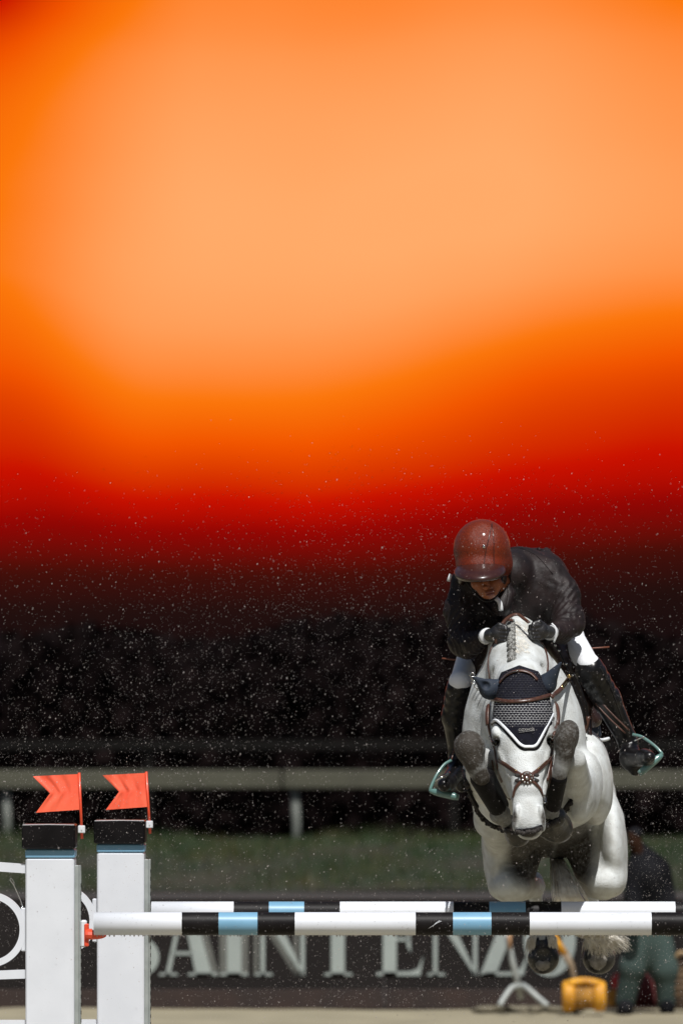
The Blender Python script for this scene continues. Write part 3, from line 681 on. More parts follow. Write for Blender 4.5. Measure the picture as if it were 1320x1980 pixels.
# crochet pattern of holes showing the coat beneath
t = m_navy.node_tree; bs = t.nodes['Principled BSDF']; tco = t.nodes.new('ShaderNodeTexCoord'); mp = t.nodes.new('ShaderNodeMapping'); t.links.new(tco.outputs['Object'], mp.inputs[0])
mp.inputs['Scale'].default_value = (66, 0, 98)
vo = t.nodes.new('ShaderNodeTexVoronoi'); vo.voronoi_dimensions = '2D'; vo.inputs['Randomness'].default_value = .12; vo.inputs['Scale'].default_value = 1
sx = t.nodes.new('ShaderNodeSeparateXYZ'); t.links.new(mp.outputs[0], sx.inputs[0]); cb = t.nodes.new('ShaderNodeCombineXYZ')
fl = t.nodes.new('ShaderNodeMath'); fl.operation = 'FLOOR'; t.links.new(sx.outputs[2], fl.inputs[0]); ml = t.nodes.new('ShaderNodeMath'); ml.operation = 'MULTIPLY_ADD'; t.links.new(fl.outputs[0], ml.inputs[0]); ml.inputs[1].default_value = .5; t.links.new(sx.outputs[0], ml.inputs[2])
t.links.new(ml.outputs[0], cb.inputs[0]); t.links.new(sx.outputs[2], cb.inputs[1]); t.links.new(cb.outputs[0], vo.inputs['Vector'])
cmp_ = t.nodes.new('ShaderNodeMapRange'); cmp_.inputs[1].default_value = .34; cmp_.inputs[2].default_value = .22; cmp_.inputs[3].default_value = 0; cmp_.inputs[4].default_value = 1; t.links.new(vo.outputs['Distance'], cmp_.inputs[0])
xyz = t.nodes.new('ShaderNodeSeparateXYZ'); t.links.new(tco.outputs['Object'], xyz.inputs[0])
zt, zb_ = P(0, 1352, .4)[2], P(0, 1402, .4)[2]
zm = t.nodes.new('ShaderNodeMapRange'); zm.interpolation_type = 'SMOOTHSTEP'; t.links.new(xyz.outputs[2], zm.inputs[0]); zm.inputs[1].default_value = zb_-.012; zm.inputs[2].default_value = zb_+.02; 
zm2 = t.nodes.new('ShaderNodeMapRange'); zm2.interpolation_type = 'SMOOTHSTEP'; t.links.new(xyz.outputs[2], zm2.inputs[0]); zm2.inputs[1].default_value = zt+.003; zm2.inputs[2].default_value = zt-.003; zm2.inputs[3].default_value = .05; zm2.inputs[4].default_value = .75
m3 = t.nodes.new('ShaderNodeMath'); m3.operation = 'MULTIPLY'; t.links.new(cmp_.outputs[0], m3.inputs[0]); t.links.new(zm.outputs[0], m3.inputs[1]); m4 = t.nodes.new('ShaderNodeMath'); m4.operation = 'MULTIPLY'; t.links.new(m3.outputs[0], m4.inputs[0]); t.links.new(zm2.outputs[0], m4.inputs[1])
mxc = t.nodes.new('ShaderNodeMixRGB'); old = bs.inputs['Base Color'].links[0].from_socket; t.links.new(m4.outputs[0], mxc.inputs[0]); t.links.new(old, mxc.inputs[1]); mxc.inputs[2].default_value = (.42, .42, .42, 1); t.links.new(mxc.outputs[0], bs.inputs['Base Color'])
bvb = bvh_of([body, bon])

def part(mb, name, m, parent=horse, smooth=True, **kw): return keep(mb.build(name, m, smooth=smooth), parent)
def subpart(mb, name, m, par, smooth=True):
    o = mb.build(name, m, smooth=smooth); o.parent = par; return o
mb = MB(); strap(mb, bvb, [(950, 1397), (961, 1393), (985, 1417), (1007, 1441), (1022, 1444), (1036, 1440), (1052, 1411), (1068, 1381)], .0135, .5, lift=.004, fallY=.4, smoothn=1); part(mb, 'bonnet_trim', m_trim)
mb = MB(); strap(mb, bvb, [(950, 1401), (960, 1398), (983, 1422), (1006, 1447), (1022, 1449.5), (1039, 1446), (1055, 1416), (1070, 1388)], .011, .45, lift=.001, fallY=.4, smoothn=1); part(mb, 'bonnet_edge', m_black)
# lettering on the bonnet
def text(s_, size, loc, nor, m, name, parent):
    cu = bpy.data.curves.new(name, 'FONT'); cu.body = s_; cu.size = size; cu.align_x = 'CENTER'; cu.extrude = .0004; o = bpy.data.objects.new(name, cu); COL.objects.link(o)
    o.rotation_euler = (R(90)-.25, R(-3), 0); o.location = loc; bpy.context.view_layer.update()
    me = bpy.data.meshes.new_from_object(o.evaluated_get(bpy.context.evaluated_depsgraph_get())); me.transform(o.matrix_world); bpy.data.objects.remove(o)
    me.materials.clear(); me.materials.append(m); q = bpy.data.objects.new(name, me); COL.objects.link(q); keep(q, parent)
m_thread = mat('grey_thread', (.30, .29, .27), .6)
h_, n_ = hit(bvb, 1017, 1414, .006, .4); text('OZXHOR', .0165, h_+Vector((0, -.004, 0)), n_, m_thread, 'lettering', horse)
mb = MB(); strap(mb, bvb, [(1002, 1417), (1016, 1415), (1032, 1413)], .002, .5, lift=.003, fallY=.4); part(mb, 'lettering_line', m_thread)

# ears under their cloth sleeves
def ear(base, mid, tip, rb, name):
    B = SDF((900, 1270, .3), (1100, 1360, .75), .0042)
    B.cone(base, mid, rb, rb*.86, .012, flat=(0, 1, 0, .75)); B.cone(mid, tip, rb*.86, 2.0, .012, flat=(0, 1, 0, .75))
    d = np.array(tip[:2])-np.array(mid[:2]); s_ = 1 if tip[0] < 1000 else -1
    if s_ > 0: B.cone((mid[0]-6, mid[1]-7, mid[2]-.04), (tip[0]+5, tip[1]+1, tip[2]-.03), rb*.4, 2, .006, sub=True)
    else: B.cone((mid[0]-14, mid[1]-16, mid[2]-.03), (tip[0]-8, tip[1]-4, tip[2]-.03), rb*.35, 2, .008, sub=True)
    keep(B.mesh(name, m_navy_ear), horse)
ear((980, 1335, .56), (945, 1332, .52), (915, 1309, .48), 22, 'ear')
ear((1032, 1332, .56), (1056, 1322, .52), (1084, 1281, .47), 22, 'ear')
# eyes
for x, y in ((958, 1436), (1063, 1433)):
    mb = MB(); mb.sphere(P(x, y, .375), (.017, .017, .015), 14, 9); part(mb, 'eye', m_eye)
    mb = MB(); s_ = -1 if x < 1000 else 1
    mb.tube(catmull([P(x-8, y-1-2*s_, .345), P(x, y-7, .338), P(x+8, y-1+2*s_, .345)], 4), .0028, 6); part(mb, 'eyelid', m_hoof)
# mane braid
mb = MB(); pth = catmull([(986, 1203, 1.28), (987, 1222, 1.2), (988, 1245, 1.1), (989, 1276, .96)], 3)
for i, p in enumerate(pth):
    x, y = p[0], p[1]; h0, n0 = hit(bv, x, y, .0, 1.1)
    for s_ in (-1, 1):
        q = rng.uniform(.85, 1.2); mb.tube([h0+Vector((-s_*.006, -.014, .010)), h0+Vector((s_*.008, -.019, .002)), h0+Vector((s_*.018, -.006, -.009*q))], [.012, .016*q, .006], 7)
mb.tube([hit(bv, p[0], p[1], .004, 1.1)[0] for p in pth], .014, 6); part(mb, 'braided_mane', m_braid)
mb = MB()
for i in range(260):     # short hair lying right of the braid
    x = 992+rng.uniform(0, 26); y = rng.uniform(1200, 1262); a0, n0 = hit(bv, x, y, .001, 1.1); a1, n1 = hit(bv, x+rng.uniform(3, 9), y+rng.uniform(2, 8), .002, 1.1)
    if (a1-a0).length < .05: mb.tube([a0, a1], [.0012, .0005], 3, cap=False)
tag(part(mb, 'mane_root', m_coatm), kind='stuff')

# bridle (leather) and its metal
br = MB()
strap(br, bvb, [(950, 1350), (975, 1357), (1005, 1357), (1035, 1353), (1062, 1344)], .020, .5, lift=.006, fallY=.4)
o_br = part(br, 'browband', m_leather)
mb = MB(); strap(mb, bvb, [(966, 1322), (980, 1306), (1003, 1298), (1024, 1303), (1037, 1316)], .016, .4, lift=.006, fallY=.6); part(mb, 'headpiece', m_leather)
mb = MB(); strap(mb, bvb, [(972, 1316), (984, 1304), (1003, 1299)], .004, .6, lift=.010, fallY=.6); subpart(mb, 'buckle_bar', m_metal, o_br)
for pts, w, n0 in (([(946, 1366), (944, 1385), (945, 1402), (950, 1425), (956, 1445), (962, 1480), (968, 1510)], .018, 'cheek_strap'), ([(1073, 1362), (1076, 1385), (1074, 1402), (1070, 1425), (1066, 1445), (1062, 1480), (1056, 1510)], .018, 'cheek_strap')):
    mb = MB(); strap(mb, bvb, pts, w, .4, lift=.005, fallY=.42); o = part(mb, n0, m_leather)
    mb = MB(); p2 = pts[0:3]; strap(mb, bvb, p2, .030, .5, lift=.008, fallY=.42); subpart(mb, 'cheek_pad', m_leather, o)
    mb = MB()
    for q in (pts[3], pts[4]):
        h_, n_ = hit(bvb, q[0], q[1], .008, .42)
        mb.tube([h_+Vector((math.cos(a)*.007, -.003, math.sin(a)*.009)) for a in np.linspace(0, 6.283, 12, endpoint=False)], .0016, 5, closed=True)
    mb.each('buckle', m_metal, o, True)
mb = MB()
strap(mb, bvb, [(964, 1470), (982, 1482), (1000, 1495), (1013, 1503)], .020, .4, lift=.004, fallY=.3); strap(mb, bvb, [(1066, 1464), (1052, 1477), (1036, 1492), (1023, 1502)], .020, .4, lift=.004, fallY=.3)
strap(mb, bvb, [(1012, 1508), (1003, 1516), (996, 1526), (992, 1542)], .015, .4, lift=.004, fallY=.25); strap(mb, bvb, [(1024, 1508), (1034, 1516), (1043, 1526), (1049, 1542)], .015, .4, lift=.004, fallY=.25)
nb = mb.each('noseband_strap', m_leather, horse)[0]
mb = MB(); strap(mb, bvb, [(966, 1467), (984, 1479), (1001, 1492)], .002, .8, lift=.010, fallY=.3); strap(mb, bvb, [(1064, 1461), (1051, 1473), (1037, 1487)], .002, .8, lift=.010, fallY=.3); mb.each('stitching', m_brass, nb, True)
h_, n_ = hit(bvb, 1018, 1505, .004, .25)
mb = MB(); mb.sphere(h_+Vector((0, -.006, 0)), (.031, .010, .031), 16, 8)
nd = subpart(mb, 'nose_disc', m_leather, nb)
mb = MB()
for a in np.linspace(0, 6.283, 9, endpoint=False): mb.sphere(h_+Vector((math.cos(a)*.021, -.015, math.sin(a)*.021)), .0055, 6, 4)
mb.sphere(h_+Vector((0, -.019, 0)), .008, 8, 5)
mb.each('rivet', m_metal, nb, True)
mb = MB()
for s_ in (-1, 1):
    for dz in (-.012, .012): mb.sphere(h_+Vector((s_*.043, .004, dz)), (.012, .007, .009), 8, 5)
mb.each('fleece_pad', m_fleece, nb, True)
# dark patch of shaved or wet hair on the nose under the disc
mb = MB()
for s_, xs in ((-1, 992), (1, 1052)):
    c_ = V3(xs, 1545, .24)
    mb.tube([c_+Vector((math.cos(a)*.005, math.sin(a)*.022, math.sin(a)*.018)) for a in np.linspace(0, 6.283, 14, endpoint=False)], .003, 6, closed=True)
    mb.tube([c_, V3(1022+s_*8, 1556, .26)], .006, 6)
mb.each('bit', m_metal, horse)
# reins: bit -> over neck -> hands
mb = MB()
strap(mb, bv, [(948, 1314), (945, 1290), (946, 1268), (955, 1245), (968, 1228)], .014, .35, lift=.005, fallY=.9)
strap(mb, bv, [(1056, 1304), (1057, 1282), (1054, 1262), (1046, 1245), (1036, 1236)], .014, .35, lift=.005, fallY=.9)
strap(mb, bvb, [(990, 1546), (975, 1535), (955, 1500), (948, 1470)], .008, .4, lift=.01, fallY=.45)
strap(mb, bvb, [(1054, 1546), (1062, 1530), (1068, 1500), (1072, 1460)], .008, .4, lift=.01, fallY=.45)
mb.each('rein', m_leather, horse)
mb = MB(); strap(mb, bvb, [(1058, 1350), (1070, 1342), (1083, 1328), (1098, 1308)], .022, .5, lift=.02, fallY=.7); ms = part(mb, 'rein_stop', m_leather)
mb = MB(); strap(mb, bvb, [(1078, 1334), (1088, 1320)], .018, .5, lift=.022, fallY=.7); strap(mb, bvb, [(1096, 1312), (1101, 1305)], .017, .6, lift=.022, fallY=.7); mb.each('buckle', m_brass, ms, True)
mb = MB()
for i, (x, y) in enumerate([(912, 1305), (916, 1312), (920, 1320), (925, 1328), (930, 1333), (936, 1339), (943, 1345), (950, 1350)]):
    h_, n_ = hit(bv, x, y, .012, .8); mb.tube([h_+Vector((math.cos(a)*.011, 0, math.sin(a)*.009)) for a in np.linspace(0, 6.283, 10, endpoint=False)], .003, 5, closed=True)
mb.each('chain_link', m_metal, horse)
# breastplate with fleece edge
mb = MB()
L1, N1 = strap(mb, bv, [(897, 1490), (907, 1520), (918, 1552), (936, 1580), (962, 1596), (988, 1603), (1012, 1606)], .020, .6, lift=.006, fallY=.9)
L2, N2 = strap(mb, bv, [(1012, 1606), (1040, 1600), (1064, 1588), (1086, 1572), (1104, 1545)], .020, .6, lift=.006, fallY=.9)
part(mb, 'breastplate', m_tendon)
mb = MB()
for L3 in (L1, L2):
    for i in range(len(L3)-1):
        for q in range(4):
            p = L3[i].lerp(L3[i+1], q/4); mb.sphere(p+Vector(tuple(rng.normal(0, .003, 3)))+Vector((0, -.004, -.008)), rng.uniform(.007, .011), 6, 4)
tag(part(mb, 'breastplate_fleece', m_fleece), kind='stuff')
# tendon boots, fetlock details
def limb(name, m, prims, lo, hi, h=.005, par=horse):
    B = SDF(lo, hi, h)
    for q in prims: (B.cone if len(q) == 5 and len(q[1]) == 3 and not isinstance(q[0], str) else B.ell)(*(q if not isinstance(q[0], str) else q[1:]))
    return keep(B.mesh(name, m), par)
limb('tendon_boot', m_tendon, [((928, 1506, .38), (960, 1560, .49), 20, 18, .02), ((940, 1500, .44), (968, 1556, .55), 17, 15, .03), ((905, 1528, .47), (922, 1560, .55), 3, 4, .01)], (890, 1480, .2), (995, 1600, .8))
limb('tendon_boot', m_tendon, [((1079, 1505, .38), (1069, 1556, .49), 17, 16, .02), ((1064, 1505, .44), (1058, 1555, .55), 12, 12, .03)], (1030, 1480, .2), (1110, 1600, .8))
# fore hooves (tucked, soles back/down)
limb('hoof', m_hoof, [((984, 1592, .58), (1000, 1612, .66), 17, 26, .02)], (950, 1560, .4), (1050, 1660, .9))
limb('hoof', m_hoof, [((1070, 1580, .60), (1073, 1596, .70), 24, 31, .02), ((1050, 1600, .66), (1082, 1606, .7), 18, 22, .03)], (1020, 1540, .4), (1120, 1660, .9))
mb = MB()
for i in range(5):
    y = 1558+i*4; mb.tube(catmull([P(1044+i*2, y+22, .52), P(1062, y+14, .50), P(1082-i, y-3, .53)], 3), .0035, 5)
mb.each('overreach_boot_rib', m_tendon, horse)
# hind hooves with soles
for cx_, cy_, rx_, tl in ((1049, 1845, 28, 0), (1156, 1845, 29, 6)):
    B = SDF((cx_-45, 1795, 2.75), (cx_+45, 1895, 3.2), .005)
    B.cone((cx_, cy_-18, 2.99), (cx_+1, cy_+6, 2.95), 22, rx_, .02, flat=(0, 1, 0, .9)); B.ell((cx_+1, cy_+8, 2.94), (rx_+1, .06, 30), .02)
    B.ell((cx_, cy_+2, 2.865), (rx_-7, .035, 22), .006, sub=True)
    o = keep(B.mesh('hoof', m_hoof), horse)
    mb = MB(); c_ = P(cx_, cy_+(9 if cx_ < 1100 else 13), 2.885)
    pts = [(-.9, .15), (-.5, .75), (0, .5), (.5, .8), (.9, .2), (.75, -.5), (.35, -.95), (0, -1.1), (-.4, -.95), (-.8, -.5)]
    sc = (.047, .040) if cx_ > 1100 else (.040, .028); cc = c_+np.array([0, 0, (0 if cx_ > 1100 else -.028)])
    v = [(cc[0]+a*sc[0], cc[1], cc[2]+b*sc[1]) for a, b in pts]+[(cc[0]+a*sc[0]*1.1, cc[1]+.03, cc[2]+b*sc[1]*1.1) for a, b in pts]; n = len(pts)
    v.append((cc[0], cc[1]-.008, cc[2])); mb.add(v, [(2*n, i, (i+1) % n) for i in range(n)]+[(i, n+i, n+(i+1) % n, (i+1) % n) for i in range(n)]); subpart(mb, 'sole', m_sole, o)
mb = MB()     # feathery hair round the hind fetlocks
for cx_ in (1047, 1155):
    for i in range(150):
        a = rng.choice([-1, 1])*rng.uniform(.55, 1.5); s_ = math.sin(a); x = cx_+s_*19; y = 1806+rng.uniform(-4, 8); ln = rng.uniform(12, 46); sw = s_*rng.uniform(6, 16)
        mb.tube(catmull([P(x, y, 2.98-.05*math.cos(a)), P(x+sw*.7, y+ln*.5, 2.95-.06*math.cos(a)), P(x+sw*.9, y+ln, 2.97-.05*math.cos(a))], 3), [.0016]*5+[.001, .0005], 3, cap=False)
tag(part(mb, 'fetlock_hair', m_coatm), kind='stuff')
# tail
mb = MB()
for i in range(620):
    u = rng.uniform(0, 1); w = rng.normal(0, 1)
    p0 = np.array([1068+rng.normal(0, 3), 1600+rng.uniform(-8, 8), 2.9]); p1 = np.array([1073+w*3.5, 1650, 2.6]); p2 = np.array([1087+w*7, 1695+rng.uniform(-10, 10), 2.25]); p3 = np.array([1106+w*12, 1745, 2.12])
    if u < .35: pts = [p0, p1, p2+np.array([rng.uniform(-8, 8), 0, 0]), p3+np.array([rng.uniform(-12, 12), rng.uniform(-30, 10), 0])]
    else:
        p4 = np.array([1142+w*13, 1802+rng.uniform(-8, 8), 2.75]); e_ = rng.uniform(0, 1); p5 = np.array([1136+e_*82+rng.normal(0, 4), 1852-e_*22+rng.uniform(-16, 10)-12*(e_ < .2), 2.84])
        pts = [p0, p1, p2, p3, p4, (p4+p5)/2+np.array([3, -8, -.02]), p5]
    q = [P(*x) for x in catmull(pts, 4)]; n = len(q); r0 = rng.uniform(.0014, .0026)
    mb.tube(q, [r0*(1-.75*(j/(n-1))**2) for j in range(n)], 3, cap=False)
tag(part(mb, 'tail', m_coatm), kind='stuff')
# saddle, pad, girth, flap and stirrups
def shell(name, m, prims, lo, hi, par, h=.006):
    B = SDF(lo, hi, h)
    for q in prims:
        if q[0] == 'c': B.cone(*q[1:])
        elif q[0] == 'e': B.ell(*q[1:])
        elif q[0] == 'w': B.cone(*q[1:6], wr=q[6])
        elif q[0] == 'f': B.cone(*q[1:6], flat=q[6])
        elif q[0] == 's': B.cone(*q[1:], sub=True)
    return keep(B.mesh(name, m), par)
sad = shell('saddle', m_dleather, [('c', (1072, 1250, 1.45), (1102, 1290, 1.45), 16, 18, .03), ('c', (1102, 1290, 1.45), (1130, 1360, 1.45), 18, 14, .03), ('c', (1130, 1360, 1.45), (1141, 1445, 1.40), 13, 3, .03), ('c', (1115, 1310, 1.7), (1145, 1390, 1.7), 20, 18, .03), ('c', (940, 1245, 1.45), (912, 1295, 1.45), 14, 15, .03), ('c', (912, 1295, 1.45), (898, 1370, 1.45), 15, 8, .03),
     ('c', (1090, 1260, 1.5), (950, 1240, 1.5), 20, 20, .03)], (870, 1190, 1.2), (1180, 1470, 2.0), horse)
sp_ = shell('saddle_pad', m_navy_ear, [('c', (1140, 1385, 1.75), (1150, 1420, 1.75), 16, 12, .03), ('c', (1128, 1330, 1.8), (1142, 1400, 1.8), 14, 15, .02)], (1090, 1300, 1.5), (1200, 1460, 2.1), horse)
mb = MB(); mb.tube(catmull([P(1150, 1428, 1.62), P(1163, 1431, 1.66), P(1176, 1428, 1.7)], 3), .008, 8); part(mb, 'girth_strap', m_trim)
mb = MB(); mb.tube(catmull([P(1073, 1246, 1.32), P(1090, 1280, 1.30), P(1108, 1325, 1.27), P(1126, 1368, 1.28), P(1136, 1420, 1.33)], 5), .0042, 6); mb.tube(catmull([P(1108, 1300, 1.30), P(1124, 1335, 1.28), P(1135, 1375, 1.30), P(1136, 1410, 1.33)], 5), .003, 6); part(mb, 'stirrup_leather', m_boot)
mb = MB(); mb.tube(catmull([P(1128, 1420, 1.33), P(1134, 1400, 1.31), P(1137, 1385, 1.31)], 3), .010, 6, flat=.4); part(mb, 'girth_billet', m_leather)
for x, y in ((1072, 1248), (1082, 1262), (1092, 1283), (1104, 1300), (1105, 1308)):
    pass
mb = MB()
for x, y in ((1073, 1248), (1080, 1258), (1094, 1284), (1106, 1306)): mb.sphere(P(x, y, 1.26), .006, 8, 5)
mb.each('saddle_stud', m_metal, horse)
def stirrup(arch, tread, leather, name):
    mb = MB(); mb.tube(catmull([P(*q) for q in arch], 6), .0075, 8, flat=.7); o = part(mb, 'stirrup', m_teal)
    mb = MB(); a, b_ = Vector(P(*tread[0])), Vector(P(*tread[1])); mb.tube([a.lerp(b_, i/6) for i in range(7)], [.010, .016, .018, .018, .018, .018, .014], 8, flat=.9); subpart(mb, 'tread', m_teal, o)
    mb = MB()
    for l in leather: mb.tube(catmull([P(*q) for q in l], 4), .004, 6, flat=.5)
    mb.each('stirrup_leather', m_leather, o, True)
stirrup([(872, 1470, 1.35), (858, 1479, 1.33), (843, 1500, 1.3), (833, 1522, 1.28), (831, 1530, 1.28)], [(831, 1529, 1.28), (886, 1542, 1.25)], [[(872, 1470, 1.36), (880, 1440, 1.4), (888, 1400, 1.45)]], 'l')
stirrup([(1222, 1420, 1.35), (1240, 1425, 1.33), (1262, 1440, 1.3), (1276, 1454, 1.28), (1279, 1459, 1.28)], [(1279, 1459, 1.28), (1235, 1496, 1.25)], [[(1158, 1355, 1.36), (1185, 1383, 1.34), (1216, 1413, 1.33)], [(1150, 1360, 1.36), (1176, 1388, 1.34), (1208, 1418, 1.33)]], 'r')

# ------------------------------------------------------------------ the rider
rider = empty('person', 'rider in dark jacket, white breeches and red brown helmet, crouched over the jumping horse', 'person', P(1000, 1180, 1.5))
ARM_L = [(898, 1128, 1.30, 27), (888, 1180, 1.28, 26), (896, 1238, 1.22, 25), (915, 1243, 1.12, 20), (944, 1226, 1.02, 14)]
ARM_R = [(1062, 1112, 1.38, 33), (1086, 1150, 1.36, 30), (1100, 1200, 1.28, 25), (1085, 1222, 1.18, 20), (1060, 1224, 1.05, 13)]
def torso(B, g=0, wr=None):
    c, e = B.cone, B.ell
    e((985, 1135, 1.42), (88+g, .15, 58+g), .05, tilt=-8); e((1035, 1118, 1.62), (62+g, .2, 56+g), .09, tilt=20)
    c((1035, 1130, 1.65), (1025, 1195, 1.95), 62+g, 62+g, .05); e((930, 1150, 1.38), (54+g, .12, 48+g), .04)
    e((1008, 1162, 1.44), (70+g, .10, 44+g), .09)
    e((1015, 1085, 1.45), (44+g, .12, 26+g), .05, tilt=18)
def arms(B, g=0, wr=None, n=5, k=.055):
    for A in (ARM_L, ARM_R):
        for i in range(n-1):
            a, b_ = A[i], A[i+1]; B.cone(a[:3], b_[:3], a[3]+g, b_[3]+g, k, wr=wr if i else None)
LEG_L = [(985, 1215, 1.95, 46), (912, 1258, 1.65, 25), (889, 1318, 1.30, 20), (882, 1380, 1.42, 22), (884, 1452, 1.55, 13)]
LEG_R = [(1045, 1215, 1.95, 46), (1098, 1232, 1.65, 29), (1138, 1285, 1.30, 20), (1172, 1352, 1.42, 24), (1216, 1440, 1.55, 14)]
def head(B):
    c, e = B.cone, B.ell
    e((932, 1078, 1.14), (43, .095, 46), .02); c((936, 1110, 1.09), (943, 1135, 1.02), 30, 22, .03)
    e((944, 1143, .995), (15, .04, 14), .015); e((939, 1128, .955), (6, .022, 11), .008, tilt=-15)
    e((938, 1136, .935), (5.5, .014, 4), .005); e((958, 1128, 1.0), (12, .03, 12), .02); e((922, 1128, 1.0), (12, .03, 12), .02)
    e((946, 1144, .955), (9.5, .012, 2.6), .004, tilt=-14); e((947, 1149.5, .957), (8, .012, 2.8), .004, tilt=-14); c((938, 1148.5, .945), (956, 1144.0, .95), .9, .9, .002, sub=True)
    e((927, 1116, .97), (8, .02, 4), .006, sub=True); e((953, 1113, .965), (8, .02, 4), .006, sub=True)
    c((950, 1128, 1.12), (985, 1125, 1.38), 20, 22, .03); e((973, 1112, 1.14), (5, .02, 10), .008)
B = SDF((845, 1010, .85), (1260, 1530, 2.2), .0085)
torso(B, -8); arms(B, -8); head(B)
for Lg in (LEG_L, LEG_R):
    B.chain([(a[0], a[1], a[2], a[3]-(4 if a[1] < 1400 else 7)) for a in Lg], .03)
B.cone((884, 1452, 1.55), (872, 1506, 1.40), 8, 6, .01); B.cone((1216, 1440, 1.55), (1230, 1468, 1.42), 8, 6, .01)
pb = B.mesh('body', m_skin); keep(pb, rider); del B
# finer face
B = SDF((895, 1090, .88), (990, 1175, 1.10), .0035); head(B); fc = keep(B.mesh('face', m_skin, off=.0012), rider); del B
mb = MB(); mb.tube(catmull([P(938, 1146.5, .938), P(946, 1145.5, .934), P(956, 1142.5, .94)], 4), [.003]*4+[.004]*3+[.002]*2, 6, flat=.5); mb.tube(catmull([P(940, 1151, .94), P(948, 1150, .936), P(955, 1147.5, .942)], 4), [.003]*4+[.004]*3+[.002]*2, 6, flat=.5)
mb.each('lip', m_lip, rider)
mb = MB()
for x, y in ((927, 1117), (953, 1114)): mb.sphere(P(x, y, .975), (.013, .011, .009), 10, 6)
mb.each('eye', m_eye, rider)
mb = MB()
for x, y in ((927, 1111.5), (953, 1108.5)): mb.tube([P(x-8, y+1, .955), P(x, y-1.5, .948), P(x+8, y+1, .955)], [.002, .0035, .0015], 5)
mb.each('eyebrow', m_dleather, rider)
B = SDF((880, 1085, .95), (1000, 1150, 1.35), .005); B.ell((968, 1112, 1.17), (11, .07, 22), .01, tilt=-8); B.ell((894, 1112, 1.17), (10, .07, 20), .01, tilt=8); B.ell((940, 1105, 1.24), (42, .06, 30), .02); keep(B.mesh('hair', m_dleather), rider); del B
# jacket
B = SDF((840, 1030, .85), (1150, 1300, 2.2), .0062)
torso(B, 0); arms(B, 0, wr=(.0045, .034, .8), n=4); B.cone(ARM_L[3][:3], (934, 1232, 1.06), 22, 17, .02, wr=(.003, .026, .8)); B.cone(ARM_R[3][:3], (1069, 1223, 1.09), 23, 17, .02, wr=(.003, .026, .8))
B.ell((990, 1110, 1.33), (38, .12, 44), .03); B.cone((982, 1148, 1.2), (968, 1172, 1.18), 15, 20, .03); B.cone((893, 1245, 1.26), (905, 1255, 1.2), 24, 20, .03); B.cone((1100, 1205, 1.3), (1108, 1212, 1.25), 24, 18, .03)
B.cone((915, 1122, 1.3), (975, 1108, 1.38), 34, 36, .04); B.cone((1062, 1070, 1.72), (1055, 1066, 1.7), 6, 8, .02)
B.cone((905, 1185, 1.35), (950, 1180, 1.32), 34, 40, .04); B.cone((1035, 1172, 1.40), (1068, 1172, 1.42), 34, 30, .08)
# creases: shoulder, back and chest
for a, b_ in (((1012, 1066, 1.34), (1066, 1106, 1.24)), ((905, 1110, 1.17), (898, 1160, 1.16)), ((925, 1150, 1.2), (905, 1215, 1.18)), ((985, 1150, 1.24), (965, 1200, 1.2)), ((1060, 1130, 1.2), (1035, 1175, 1.18)), ((1075, 1100, 1.25), (1105, 1165, 1.2)), ((880, 1160, 1.15), (875, 1215, 1.1)), ((1000, 1120, 1.25), (1030, 1165, 1.22))):
    B.cone(a, b_, 2.2, 2.2, .008, sub=True)
xg = B.ax[0][:, None, None]; yg = B.ax[1][None, :, None]; zg = B.ax[2][None, None, :]
B.f += .0010*np.sin(xg*95+3*np.sin(zg*17+yg*9))*np.sin(zg*47+2.4*np.sin(xg*23))
jk = keep(B.mesh('jacket', m_jacket), rider); del B
mb = MB(); mb.tube(catmull([P(1040, 1062, 1.55), P(1052, 1068, 1.60), P(1060, 1066, 1.62), P(1064, 1060, 1.62)], 3), [.01, .01, .009, .008, .008, .007, .006, .004, .003, .002], 6); keep(mb.build('jacket_collar_flap', m_jacket, smooth=True), rider)
bj = bvh_of([jk, pb])
mb = MB(); L3, _ = strap(mb, bj, [(985, 1060), (1005, 1060), (1030, 1070), (1050, 1088), (1068, 1110)], .003, .6, lift=.002, fallY=1.4); keep(mb.build('jacket_seam', m_jacket, smooth=True), rider)
mb = MB(); strap(mb, bj, [(958, 1157), (966, 1166), (968, 1180)], .022, .35, lift=.004, fallY=1.1); keep(mb.build('collar', m_shirt, smooth=True), rider)
mb = MB(); mb.tube([P(871, 1110, 1.22), P(866, 1124, 1.22)], .008, 8, flat=.5); mb.tube([P(983, 1062, 1.15), P(984, 1070, 1.15)], .009, 8, flat=.5); mb.each('shoulder_stripe', m_shirt, rider)
# lapels
mb = MB(); strap(mb, bj, [(925, 1160), (940, 1176), (962, 1196)], .026, .3, lift=.003, fallY=1.2); strap(mb, bj, [(985, 1130), (984, 1160), (972, 1196)], .028, .3, lift=.003, fallY=1.2); mb.each('lapel', m_jacket, rider)
# shirt cuffs
for a, b_, r_ in ((( 938, 1231, 1.04), (942, 1229, 1.015), 15.5), ((1066, 1223, 1.07), (1061, 1224, 1.035), 14.5)):
    mb = MB(); mb.tube([P(*a), P(*b_)], [r_*K(1)]*2, 16); keep(mb.build('cuff', m_shirt, smooth=True), rider)
mb = MB(); mb.tube(catmull([P(1066, 1206, 1.0), P(1073, 1214, .99), P(1075, 1228, .99), P(1070, 1242, 1.0)], 4), .005, 6); keep(mb.build('bracelet', m_shirt, smooth=True), rider)
